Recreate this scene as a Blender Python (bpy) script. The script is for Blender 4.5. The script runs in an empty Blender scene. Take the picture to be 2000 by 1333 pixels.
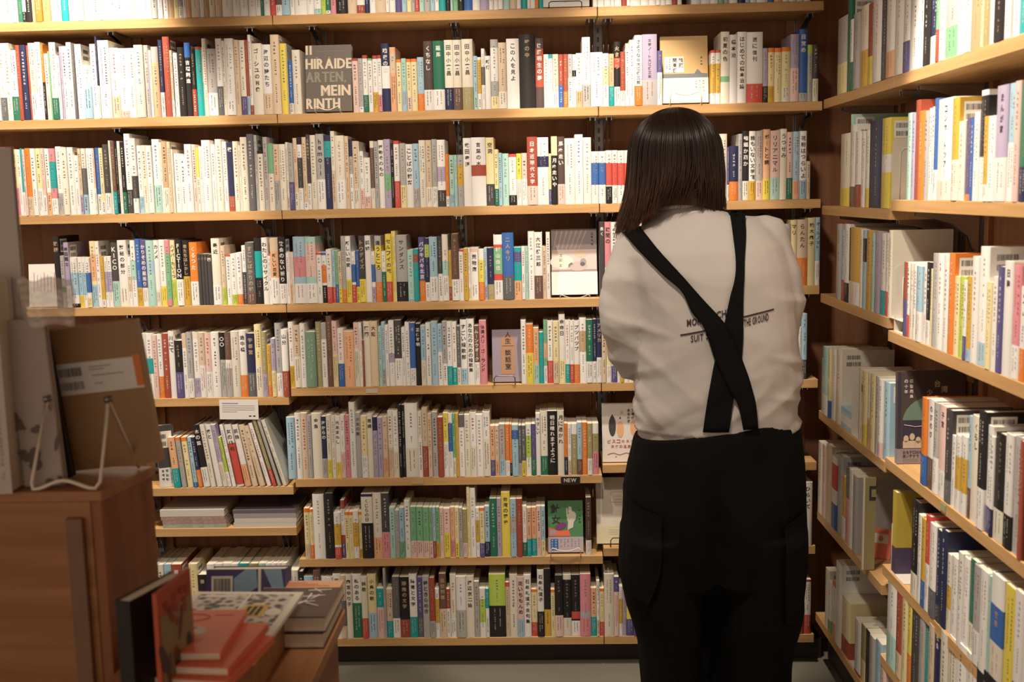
import bpy, bmesh, math, random
from mathutils import Vector, Matrix, noise
from mathutils.bvhtree import BVHTree
sc = bpy.context.scene
COL = sc.collection
# ------------------------------------------------------------------ camera
CAM = Vector((0.743429, -3.121509, 1.4))
yaw, pit, rol = [math.radians(a) for a in (-1.796525, -7.627777, -1.239509)]
fw = Vector((math.sin(yaw)*math.cos(pit), math.cos(yaw)*math.cos(pit), math.sin(pit)))
rt = Vector((math.cos(yaw), -math.sin(yaw), 0)); up = rt.cross(fw)
c_, s_ = math.cos(rol), math.sin(rol)
rt, up = c_*rt + s_*up, -s_*rt + c_*up
cam = bpy.data.cameras.new('camera'); cam.lens = 2147.209/2000*36; cam.sensor_width = 36
cam.clip_start = 0.05; cam.clip_end = 50
camo = bpy.data.objects.new('camera', cam); COL.objects.link(camo)
M = Matrix((( rt.x, up.x, -fw.x, CAM.x), (rt.y, up.y, -fw.y, CAM.y), (rt.z, up.z, -fw.z, CAM.z), (0, 0, 0, 1)))
camo.matrix_world = M
cam.dof.use_dof = True; cam.dof.focus_distance = 2.9; cam.dof.aperture_fstop = 4.8
sc.camera = camo
# ------------------------------------------------------------------ light
w = bpy.data.worlds.new('world'); sc.world = w; w.use_nodes = True
w.node_tree.nodes['Background'].inputs[0].default_value = (1.0, 0.765, 0.57, 1)
w.node_tree.nodes['Background'].inputs[1].default_value = 0.66
def spot(loc, tgt, watts, ang, blend=0.35, rad=0.035, col=(1.0, 0.86, 0.70)):
    l = bpy.data.lights.new('track_light', 'SPOT'); l.energy = watts; l.spot_size = math.radians(ang)
    l.spot_blend = blend; l.shadow_soft_size = rad; l.color = col
    o = bpy.data.objects.new('track_light', l); COL.objects.link(o); o.location = loc
    o.rotation_euler = (Vector(tgt)-Vector(loc)).to_track_quat('-Z', 'Y').to_euler()
    return o
spot((-0.62, -0.62, 2.65), (-0.60, 0.02, 1.50), 205, 46)
spot((0.95, -0.60, 2.65), (0.98, 0.0, 1.22), 150, 36)
spot((0.25, -0.85, 2.65), (0.3, 0.0, 0.9), 62, 60)
spot((0.92, -1.05, 2.65), (1.55, -1.15, 1.40), 240, 44)
spot((0.7, -1.7, 2.65), (0.75, -0.3, 0.7), 75, 75, 0.5, 0.08)
sc.view_settings.view_transform = 'Standard'; sc.view_settings.look = 'None'
sc.view_settings.gamma = 1; sc.view_settings.use_curve_mapping = False
sc.view_settings.exposure = 0.06
# ------------------------------------------------------------------ constants of the place
XC = 1.52065          # front plane of the right wall shelves
TH = 0.025            # board thickness
DEPTH = 0.175
YB = 0.19             # back panel
YSEC = -0.617         # joint between the two right-wall sections
# ------------------------------------------------------------------ materials
MATS = {}
def nodemat(name):
    m = bpy.data.materials.new(name); m.use_nodes = True
    nt = m.node_tree; return m, nt, nt.nodes['Principled BSDF']
def pm(name, rgb, rough=0.5, metal=0, jitter=0.0, spec=0.4, alpha=1, bump=0.0, bscale=60, var=0.0, vscale=8):
    if name in MATS: return MATS[name]
    m, nt, b = nodemat(name); N, L = nt.nodes, nt.links
    b.inputs['Roughness'].default_value = rough; b.inputs['Metallic'].default_value = metal
    b.inputs['Specular IOR Level'].default_value = spec; b.inputs['Alpha'].default_value = alpha
    h = N.new('ShaderNodeHueSaturation'); h.inputs['Color'].default_value = (*rgb, 1)
    tc = N.new('ShaderNodeTexCoord'); nz = N.new('ShaderNodeTexNoise'); nz.inputs['Scale'].default_value = vscale
    L.new(tc.outputs['Object'], nz.inputs['Vector'])
    mr = N.new('ShaderNodeMapRange'); mr.inputs['To Min'].default_value = 1-var-0.03; mr.inputs['To Max'].default_value = 1+var+0.03
    L.new(nz.outputs['Fac'], mr.inputs['Value'])
    last = mr.outputs['Result']
    if jitter:
        oi = N.new('ShaderNodeObjectInfo'); m2 = N.new('ShaderNodeMapRange')
        m2.inputs['To Min'].default_value = 1-jitter; m2.inputs['To Max'].default_value = 1+jitter*0.4
        L.new(oi.outputs['Random'], m2.inputs['Value']); mu = N.new('ShaderNodeMath'); mu.operation = 'MULTIPLY'
        L.new(last, mu.inputs[0]); L.new(m2.outputs['Result'], mu.inputs[1]); last = mu.outputs[0]
    L.new(last, h.inputs['Value']); L.new(h.outputs[0], b.inputs['Base Color'])
    if bump:
        n2 = N.new('ShaderNodeTexNoise'); n2.inputs['Scale'].default_value = bscale; n2.inputs['Detail'].default_value = 6
        L.new(tc.outputs['Object'], n2.inputs['Vector'])
        bp = N.new('ShaderNodeBump'); bp.inputs['Strength'].default_value = bump; bp.inputs['Distance'].default_value = 0.002
        L.new(n2.outputs['Fac'], bp.inputs['Height']); L.new(bp.outputs[0], b.inputs['Normal'])
    MATS[name] = m; return m
def wood(name, c1, c2, axis=0, rough=0.45, scale=1.0):
    m, nt, b = nodemat(name); N, L = nt.nodes, nt.links
    tc = N.new('ShaderNodeTexCoord'); mp = N.new('ShaderNodeMapping')
    s = [26*scale]*3; s[axis] = 1.6*scale; mp.inputs['Scale'].default_value = s
    L.new(tc.outputs['Object'], mp.inputs['Vector'])
    n1 = N.new('ShaderNodeTexNoise'); n1.inputs['Scale'].default_value = 2.2; n1.inputs['Detail'].default_value = 8; n1.inputs['Distortion'].default_value = 0.6
    L.new(mp.outputs[0], n1.inputs['Vector'])
    r = N.new('ShaderNodeValToRGB'); r.color_ramp.elements[0].position = 0.3; r.color_ramp.elements[1].position = 0.72
    r.color_ramp.elements[0].color = (*c1, 1); r.color_ramp.elements[1].color = (*c2, 1)
    L.new(n1.outputs['Fac'], r.inputs['Fac'])
    n3 = N.new('ShaderNodeTexNoise'); n3.inputs['Scale'].default_value = 3.0; L.new(tc.outputs['Object'], n3.inputs['Vector'])
    hs = N.new('ShaderNodeHueSaturation'); mr = N.new('ShaderNodeMapRange'); mr.inputs['To Min'].default_value = 0.85; mr.inputs['To Max'].default_value = 1.15
    L.new(n3.outputs['Fac'], mr.inputs['Value']); L.new(mr.outputs['Result'], hs.inputs['Value']); L.new(r.outputs[0], hs.inputs['Color'])
    L.new(hs.outputs[0], b.inputs['Base Color'])
    b.inputs['Roughness'].default_value = rough; b.inputs['Specular IOR Level'].default_value = 0.3
    bp = N.new('ShaderNodeBump'); bp.inputs['Strength'].default_value = 0.15; bp.inputs['Distance'].default_value = 0.001
    L.new(n1.outputs['Fac'], bp.inputs['Height']); L.new(bp.outputs[0], b.inputs['Normal'])
    MATS[name] = m; return m
PAL = dict(W=(.80,.78,.75), I=(.74,.69,.58), y=(.78,.68,.38), Y=(.76,.62,.10), M=(.62,.38,.06), m=(.36,.31,.15),
    G=(.42,.41,.40), g=(.13,.13,.14), k=(.07,.064,.066), K=(.024,.021,.022), N=(.03,.035,.09), B=(.05,.14,.42), b=(.36,.54,.66),
    T=(.02,.36,.37), t=(.40,.62,.56), V=(.03,.17,.10), v=(.20,.45,.25), L=(.46,.60,.10), O=(.74,.22,.04), o=(.74,.42,.24),
    R=(.60,.09,.07), r=(.36,.08,.05), P=(.66,.26,.30), p=(.74,.53,.48), U=(.11,.095,.25), u=(.42,.36,.50), S=(.50,.35,.20),
    s=(.66,.52,.38), D=(.16,.09,.07), d=(.09,.06,.055), E=(.20,.33,.24), C=(.86,.21,.11))
for k, c in PAL.items():
    pm('cover_'+k, c, rough=0.42, jitter=0.10, spec=0.35)
PAGE = pm('page_paper', (.72,.66,.53), 0.85, bump=0.35, bscale=400)
INKD = pm('ink_dark', (.045,.04,.04), 0.6); INKG = pm('ink_grey', (.30,.28,.27), 0.6); INKW = pm('ink_white', (.75,.72,.68), 0.5)
INKR = pm('ink_red', (.50,.09,.06), 0.6); INKT = pm('ink_tan', (.45,.33,.2), 0.6); INKB = pm('ink_blue', (.15,.22,.4), 0.6)
OAK = wood('shelf_oak_long_x', (.47,.27,.105), (.60,.37,.17), 0)
OAKY = wood('shelf_oak_long_y', (.47,.27,.105), (.60,.37,.17), 1)
PLY = wood('back_panel_plywood', (.24,.105,.052), (.34,.16,.082), 2, 0.6, 0.6)
STRIP = wood('upright_wood', (.30,.14,.06), (.40,.20,.09), 2, 0.5)
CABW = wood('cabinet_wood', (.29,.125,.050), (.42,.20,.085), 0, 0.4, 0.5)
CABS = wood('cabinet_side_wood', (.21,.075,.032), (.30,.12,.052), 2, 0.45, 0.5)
TABW = wood('table_wood', (.30,.13,.05), (.42,.20,.08), 1, 0.4, 0.6)
CHROME = pm('chrome_steel', (.62,.62,.64), 0.25, 1.0)
STEEL = pm('dark_steel', (.22,.21,.22), 0.35, 1.0)
WIREW = pm('white_coated_wire', (.80,.72,.60), 0.35)
WIREK = pm('black_wire', (.03,.03,.03), 0.4)
BEND = pm('beige_bookend_steel', (.62,.57,.50), 0.4)
# ------------------------------------------------------------------ mesh helpers
class MB:
    def __init__(s): s.v = []; s.f = []; s.m = []; s.mats = []; s.sm = []
    def mi(s, m):
        if m not in s.mats: s.mats.append(m)
        return s.mats.index(m)
    def face(s, idx, m, smooth=False): s.f.append(idx); s.m.append(s.mi(m)); s.sm.append(smooth)
    def quad(s, pts, m):
        b = len(s.v); s.v += [tuple(p) for p in pts]; s.face(tuple(range(b, b+len(pts))), m)
    def box(s, x0, x1, y0, y1, z0, z1, m, skip=''):
        b = len(s.v); s.v += [(x, y, z) for z in (z0, z1) for y in (y0, y1) for x in (x0, x1)]
        F = dict(d=(0,2,3,1), u=(4,5,7,6), f=(0,1,5,4), b=(2,6,7,3), l=(0,4,6,2), r=(1,3,7,5))
        for k, q in F.items():
            if k not in skip: s.face(tuple(b+i for i in q), m)
    def tube(s, pts, r, m, n=8, closed=False, cap=True):
        pts = [Vector(p) for p in pts]; rs = r if isinstance(r, (list, tuple)) else [r]*len(pts)
        b = len(s.v); ref = None
        for i, p in enumerate(pts):
            a = pts[max(0, i-1)]; c = pts[min(len(pts)-1, i+1)]
            if closed: a = pts[i-1]; c = pts[(i+1) % len(pts)]
            t = (c-a).normalized()
            if ref is None: ref = t.orthogonal().normalized()
            u = (ref - t*ref.dot(t)).normalized(); ref = u; v = t.cross(u)
            for k in range(n):
                an = 2*math.pi*k/n; q = p + (u*math.cos(an)+v*math.sin(an))*rs[i]; s.v.append(tuple(q))
        N = len(pts)
        for i in range(N if closed else N-1):
            j = (i+1) % N
            for k in range(n): s.face((b+i*n+k, b+i*n+(k+1) % n, b+j*n+(k+1) % n, b+j*n+k), m, True)
        if cap and not closed:
            s.face(tuple(b+k for k in reversed(range(n))), m); s.face(tuple(b+(N-1)*n+k for k in range(n)), m)
    def loft(s, rings, m, cap=True):
        b = len(s.v); n = len(rings[0])
        for r in rings: s.v += [tuple(p) for p in r]
        for i in range(len(rings)-1):
            for k in range(n): s.face((b+i*n+k, b+i*n+(k+1) % n, b+(i+1)*n+(k+1) % n, b+(i+1)*n+k), m, True)
        if cap:
            s.face(tuple(b+k for k in reversed(range(n))), m); s.face(tuple(b+(len(rings)-1)*n+k for k in range(n)), m)
    def add(s, o, mat4=None):
        b = len(s.v); s.v += [tuple(mat4 @ Vector(p)) for p in o.v] if mat4 is not None else o.v
        for f, mi, sm in zip(o.f, o.m, o.sm): s.face(tuple(b+i for i in f), o.mats[mi], sm)
    def build(s, name, parent=None):
        me = bpy.data.meshes.new(name); me.from_pydata(s.v, [], s.f)
        for m in s.mats: me.materials.append(m)
        me.polygons.foreach_set('material_index', s.m); me.polygons.foreach_set('use_smooth', s.sm)
        me.update(); o = bpy.data.objects.new(name, me); COL.objects.link(o)
        if parent: o.parent = parent
        return o
def tag(o, label=None, cat=None, group=None, kind=None):
    if label: o['label'] = label
    if cat: o['category'] = cat
    if group: o['group'] = group
    if kind: o['kind'] = kind
    return o
def bevel(o, wd=0.001, seg=2):
    md = o.modifiers.new('edge', 'BEVEL'); md.width = wd; md.segments = seg; md.limit_method = 'ANGLE'
# ------------------------------------------------------------------ glyphs
GL = {}
def load_glyphs(chars):
    tmp = []
    for ch in sorted(chars):
        c = bpy.data.curves.new('t', 'FONT'); c.body = ch; c.size = 1; c.offset = 0.02; c.resolution_u = 2
        o = bpy.data.objects.new('t', c); COL.objects.link(o); tmp.append((ch, o, c))
    bpy.context.view_layer.update(); dg = bpy.context.evaluated_depsgraph_get()
    for ch, o, c in tmp:
        e = o.evaluated_get(dg); me = e.to_mesh()
        v = [(p.co.x, p.co.y) for p in me.vertices]; f = [tuple(p.vertices) for p in me.polygons]
        if v:
            xs = [p[0] for p in v]; ys = [p[1] for p in v]
            GL[ch] = (v, f, min(xs), max(xs), min(ys), max(ys))
        e.to_mesh_clear(); bpy.data.objects.remove(o); bpy.data.curves.remove(c)
def glyph(mb, ch, P, U, V, size, m, fit=True):
    """char centred at P in the plane U,V; CJK cell of the given size"""
    if ch not in GL: return
    v, f, x0, x1, y0, y1 = GL[ch]
    cx, cy = (x0+x1)/2, (y0+y1)/2; h = max(x1-x0, y1-y0, 0.35 if fit else 0.01)
    k = size*0.92/max(h, 0.6); b = len(mb.v)
    mb.v += [tuple(P + U*((x-cx)*k) + V*((y-cy)*k)) for x, y in v]
    for q in f: mb.face(tuple(b+i for i in q), m)
def vtext(mb, text, x, y, ztop, zbot, maxw, m):
    n = len(text); s = min(maxw, (ztop-zbot)/(n*1.12)); pitch = min((ztop-zbot)/n, s*1.25)
    for i, ch in enumerate(text):
        glyph(mb, ch if ch != 'ー' else '｜', Vector((x, y, ztop - pitch*(i+.5))), Vector((1,0,0)), Vector((0,0,1)), s, m)
def htext(mb, text, P, U, V, size, m, width=None, gap=0.12):
    """Latin line: real advance from the outline, baseline kept"""
    xs = 0; out = []
    for ch in text:
        if ch == ' ' or ch not in GL: xs += 0.32; continue
        v, f, x0, x1, y0, y1 = GL[ch]; out.append((ch, xs-x0)); xs += (x1-x0)+gap
    k = size/0.7
    kx = k if width is None else width/max(xs, 0.01)
    for ch, ox in out:
        v, f, *_ = GL[ch]; b = len(mb.v)
        mb.v += [tuple(P + U*((x+ox)*kx) + V*(y*k)) for x, y in v]
        for q in f: mb.face(tuple(b+i for i in q), m)
def scribble(mb, rng, x, y, ztop, zbot, s, m, pitch=1.25):
    """a column of small illegible characters: thin strokes"""
    z = ztop - s*0.5
    while z > zbot + s*0.5:
        if rng.random() < 0.93:
            t = s*0.07
            for q in range(2):
                zz = z + s*(rng.random()-.5)*0.75; a = s*(.25+.2*rng.random())
                mb.quad([(x-a, y, zz-t), (x+a, y, zz-t), (x+a, y, zz+t), (x-a, y, zz+t)], m)
            for q in range(1 + (rng.random() < .6)):
                xx = x + s*(rng.random()-.5)*0.6; a = s*(.22+.2*rng.random())
                mb.quad([(xx-t, y, z-a), (xx+t, y, z-a), (xx+t, y, z+a), (xx-t, y, z+a)], m)
        z -= s*pitch
# ------------------------------------------------------------------ books
LIGHTC = set('WIyYGbtoLPpusSMvC')
def parse(spec):
    title = ''
    if "'" in spec: spec, title = spec.split("'", 1)
    base = spec[0]; i = 1; if_name = None
    if spec[1:].startswith('_green'): base = 'E'; i = 7
    obi = None; top = None; mid = None
    while i < len(spec):
        op, c = spec[i], spec[i+1]; j = i+2
        while j < len(spec) and (spec[j].isdigit() or spec[j] == '-'): j += 1
        a = spec[i+2:j]
        if op == '/': obi = (c, int(a)/100)
        elif op == '^': top = (c, int(a)/100)
        elif op == '=':
            p, q = a.split('-'); mid = (c, 1-int(q)/100, 1-int(p)/100)
        i = j
    return base, obi, top, mid, title
def book_mesh(w, h, spec, seed, stuff=False, code=False):
    """local frame: spine on y=0 facing -y, x across the spine, z up. returns cover, obi, pages"""
    rng = random.Random(seed)
    base, obi, top, mid, title = parse(spec)
    hard = h > 0.18 and rng.random() < .6
    d = min(h*0.69, DEPTH-0.012); t = 0.0018 if hard else 0.0008
    bul = min(0.0022 if hard else 0.0012, w*0.12); e = min(w*.22, 0.003)
    out = [(0, d), (0, e), (e*.45, bul*.35), (w*.5, 0), (w-e*.45, bul*.35), (w, e), (w, d)]
    if w < .006: out = [(0, d), (0, e*.6), (w*.3, 0), (w*.7, 0), (w, e*.6), (w, d)]
    n = len(out)
    inn = [(min(max(x, t), w-t), max(y, bul+t) if 0 < i < n-1 else y) for i, (x, y) in enumerate(out)]
    M0 = MATS['cover_'+base]
    lv = [(0, M0)]
    if obi and stuff: lv = [(0, MATS['cover_'+obi[0]]), (obi[1], M0)]
    if mid:
        lv.append((mid[1], MATS['cover_'+mid[0]]))
        if mid[2] < 0.99: lv.append((mid[2], M0))
    if top: lv.append((1-top[1], MATS['cover_'+top[0]]))
    lv.sort(key=lambda q: q[0])
    mb = MB(); zs = [q[0]*h for q in lv] + [h]
    def wall(mb, o, z0, z1, m, rev=False):
        b = len(mb.v); k = len(o)
        mb.v += [(x, y, z0) for x, y in o] + [(x, y, z1) for x, y in o]
        for i in range(k-1):
            q = (b+i, b+i+1, b+k+i+1, b+k+i); mb.face(q[::-1] if rev else q, m, (not rev) and 0 < i < k-2)
    for i in range(len(lv)):
        if zs[i+1]-zs[i] > 1e-5: wall(mb, out, zs[i], zs[i+1], lv[i][1])
    wall(mb, inn, 0, h, M0, True)
    for z, mm, rv in ((h, lv[-1][1], False), (0, lv[0][1], True)):
        for i in range(n-1):
            q = [(out[i][0], out[i][1], z), (inn[i][0], inn[i][1], z), (inn[i+1][0], inn[i+1][1], z), (out[i+1][0], out[i+1][1], z)]
            mb.quad(q[::-1] if rv else q, mm)
    pg = MB(); g = 0.0025 if hard else 0.0004
    pg.box(t, w-t, bul+t, d-(0.003 if hard else 0.0002), g, h-g, PAGE)
    ob = None
    oh = obi[1]*h if obi else 0
    if obi and not stuff:
        ob = MB(); q = 0.0004
        o2 = [(-q, d*.98), (-q, e)] + [(x, y-q) for x, y in out[2:-2]] + [(w+q, e), (w+q, d*.98)]
        wall(ob, o2, 0.0005, oh, MATS['cover_'+obi[0]]); wall(ob, [(x*(1-2*q/w)+q, y+q*.8) for x, y in o2], 0.0005, oh, MATS['cover_'+obi[0]], True)
        b = len(ob.v)
    # print on the spine
    yy = -0.0003
    def ink(c): 
        if c in LIGHTC: return rng.choice([INKD, INKD, INKG, INKG, INKT, INKR, INKB]) if not title else INKD
        return rng.choice([INKW, INKW, INKT])
    usable = w*0.78
    m1 = ink(base)
    zt, zb = h*(0.94 if not top else 1-top[1]-.03), (oh if obi else h*.05) + h*.02
    if title:
        vtext(mb, title, w*.5, yy, zt, zb + (h*.12 if not obi else 0), min(usable, .014), m1)
    elif w > .004:
        s = min(usable*.62, .0075); L = zt-zb
        l1 = L*(.42+.2*rng.random())
        if mid: m1 = INKG
        if w > .018 and rng.random() < .5:
            scribble(mb, rng, w*.32, yy, zt-L*.03, zt-l1*.9, s*.55, m1); scribble(mb, rng, w*.66, yy, zt-L*.03, zt-l1, s*.8, m1)
        else: scribble(mb, rng, w*.5, yy, zt-L*.03, zt-l1, s, m1)
        scribble(mb, rng, w*.5, yy, zt-l1-L*.08, zb+L*.08, s*.66, m1, 1.15)
    tgt = mb if stuff else ob
    if code and h > .15 and rng.random() < .7:                 # barcode panel on the cover side
        X = w + .0003; y0 = .010; z1 = h - .012; pw = .034 if h < .17 else .040
        if base not in 'WIG': mb.quad([(X, y0, z1-.034), (X, y0+pw+.006, z1-.034), (X, y0+pw+.006, z1+.004), (X, y0, z1+.004)], MATS['cover_W'])
        for zz in (z1-.012, z1-.030):
            y = y0+.004
            while y < y0+pw: t_ = rng.choice([.0006, .0010, .0016]); mb.quad([(X+.0002, y, zz), (X+.0002, y+t_, zz), (X+.0002, y+t_, zz+.011), (X+.0002, y, zz+.011)], INKD); y += t_+rng.choice([.0007, .0013])
    if obi and w > .005 and tgt is not None:
        c = obi[0]; m2 = INKD if c in LIGHTC else INKW
        if rng.random() < .25 and c in LIGHTC: m2 = INKR
        if w > .013:
            scribble(tgt, rng, w*.34, yy-.0004, oh*.92, oh*.2, min(w*.2, .004), m2, 1.1); scribble(tgt, rng, w*.66, yy-.0004, oh*.92, oh*.3, min(w*.2, .004), m2, 1.1)
        else: scribble(tgt, rng, w*.5, yy-.0004, oh*.9, oh*.15, w*.42, m2, 1.15)
    return mb, ob, pg
STUFF = MB()
def put_book(M4, w, h, spec, seed, label=None, group=None, code=False):
    mb, ob, pg = book_mesh(w, h, spec, seed, stuff=label is None, code=code)
    if label is None:
        STUFF.add(mb, M4); STUFF.add(pg, M4); return None
    o = mb.build('book'); o.matrix_world = M4; tag(o, label, 'book', group)
    p = pg.build('page_block', o)
    if ob: ob.build('paper_band', o)
    return o
SHELFNAME = {'R0': 'top back shelf', 'R1': 'second back shelf', 'R2': 'third back shelf', 'R3': 'fourth back shelf', 'R4': 'fifth back shelf', 'R4l': 'fifth back shelf left bay', 'R5': 'sixth back shelf', 'R6': 'seventh back shelf', 'R7': 'lowest back shelf', 'R7l': 'lowest back shelf left bay', 'R3r': 'fourth back shelf corner bay', 'R6r': 'seventh back shelf corner bay', 'RR1': 'top side shelf', 'RR2a': 'second side shelf inner bay', 'RR2b': 'second side shelf outer bay', 'RR3a': 'third side shelf inner bay', 'RR3b': 'third side shelf outer bay', 'RR4a': 'fourth side shelf inner bay', 'RR4b': 'fourth side shelf outer bay', 'RR5a': 'fifth side shelf inner bay', 'RR5b': 'fifth side shelf outer bay', 'RR6a': 'sixth side shelf inner bay', 'RR6b': 'sixth side shelf outer bay', 'R5l': 'sixth back shelf left bay'}
SHELVES = {'R0':('B',1.9045),'R1':('B',1.6355),'R2':('B',1.3674),'R3':('B',1.1008),'R4l':('B',0.8306),'R4':('B',0.8560),'R5':('B',0.5847),'R6':('B',0.3408),'R7':('B',0.0929),'R6r':('B',0.3635),'R7l':('B',0.0929),'RR1':('S',1.6390),'RR2a':('S',1.3485),'RR2b':('S',1.3687),'RR3a':('S',1.1024),'RR3b':('S',1.0748),'RR4a':('S',0.7668),'RR4b':('S',0.7799),'RR5a':('S',0.4704),'RR5b':('S',0.5232),'RR6a':('S',0.1628),'RR6b':('S',0.3022),'R3r':('B',1.1250),'R5l':('B',0.5625)}
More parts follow.
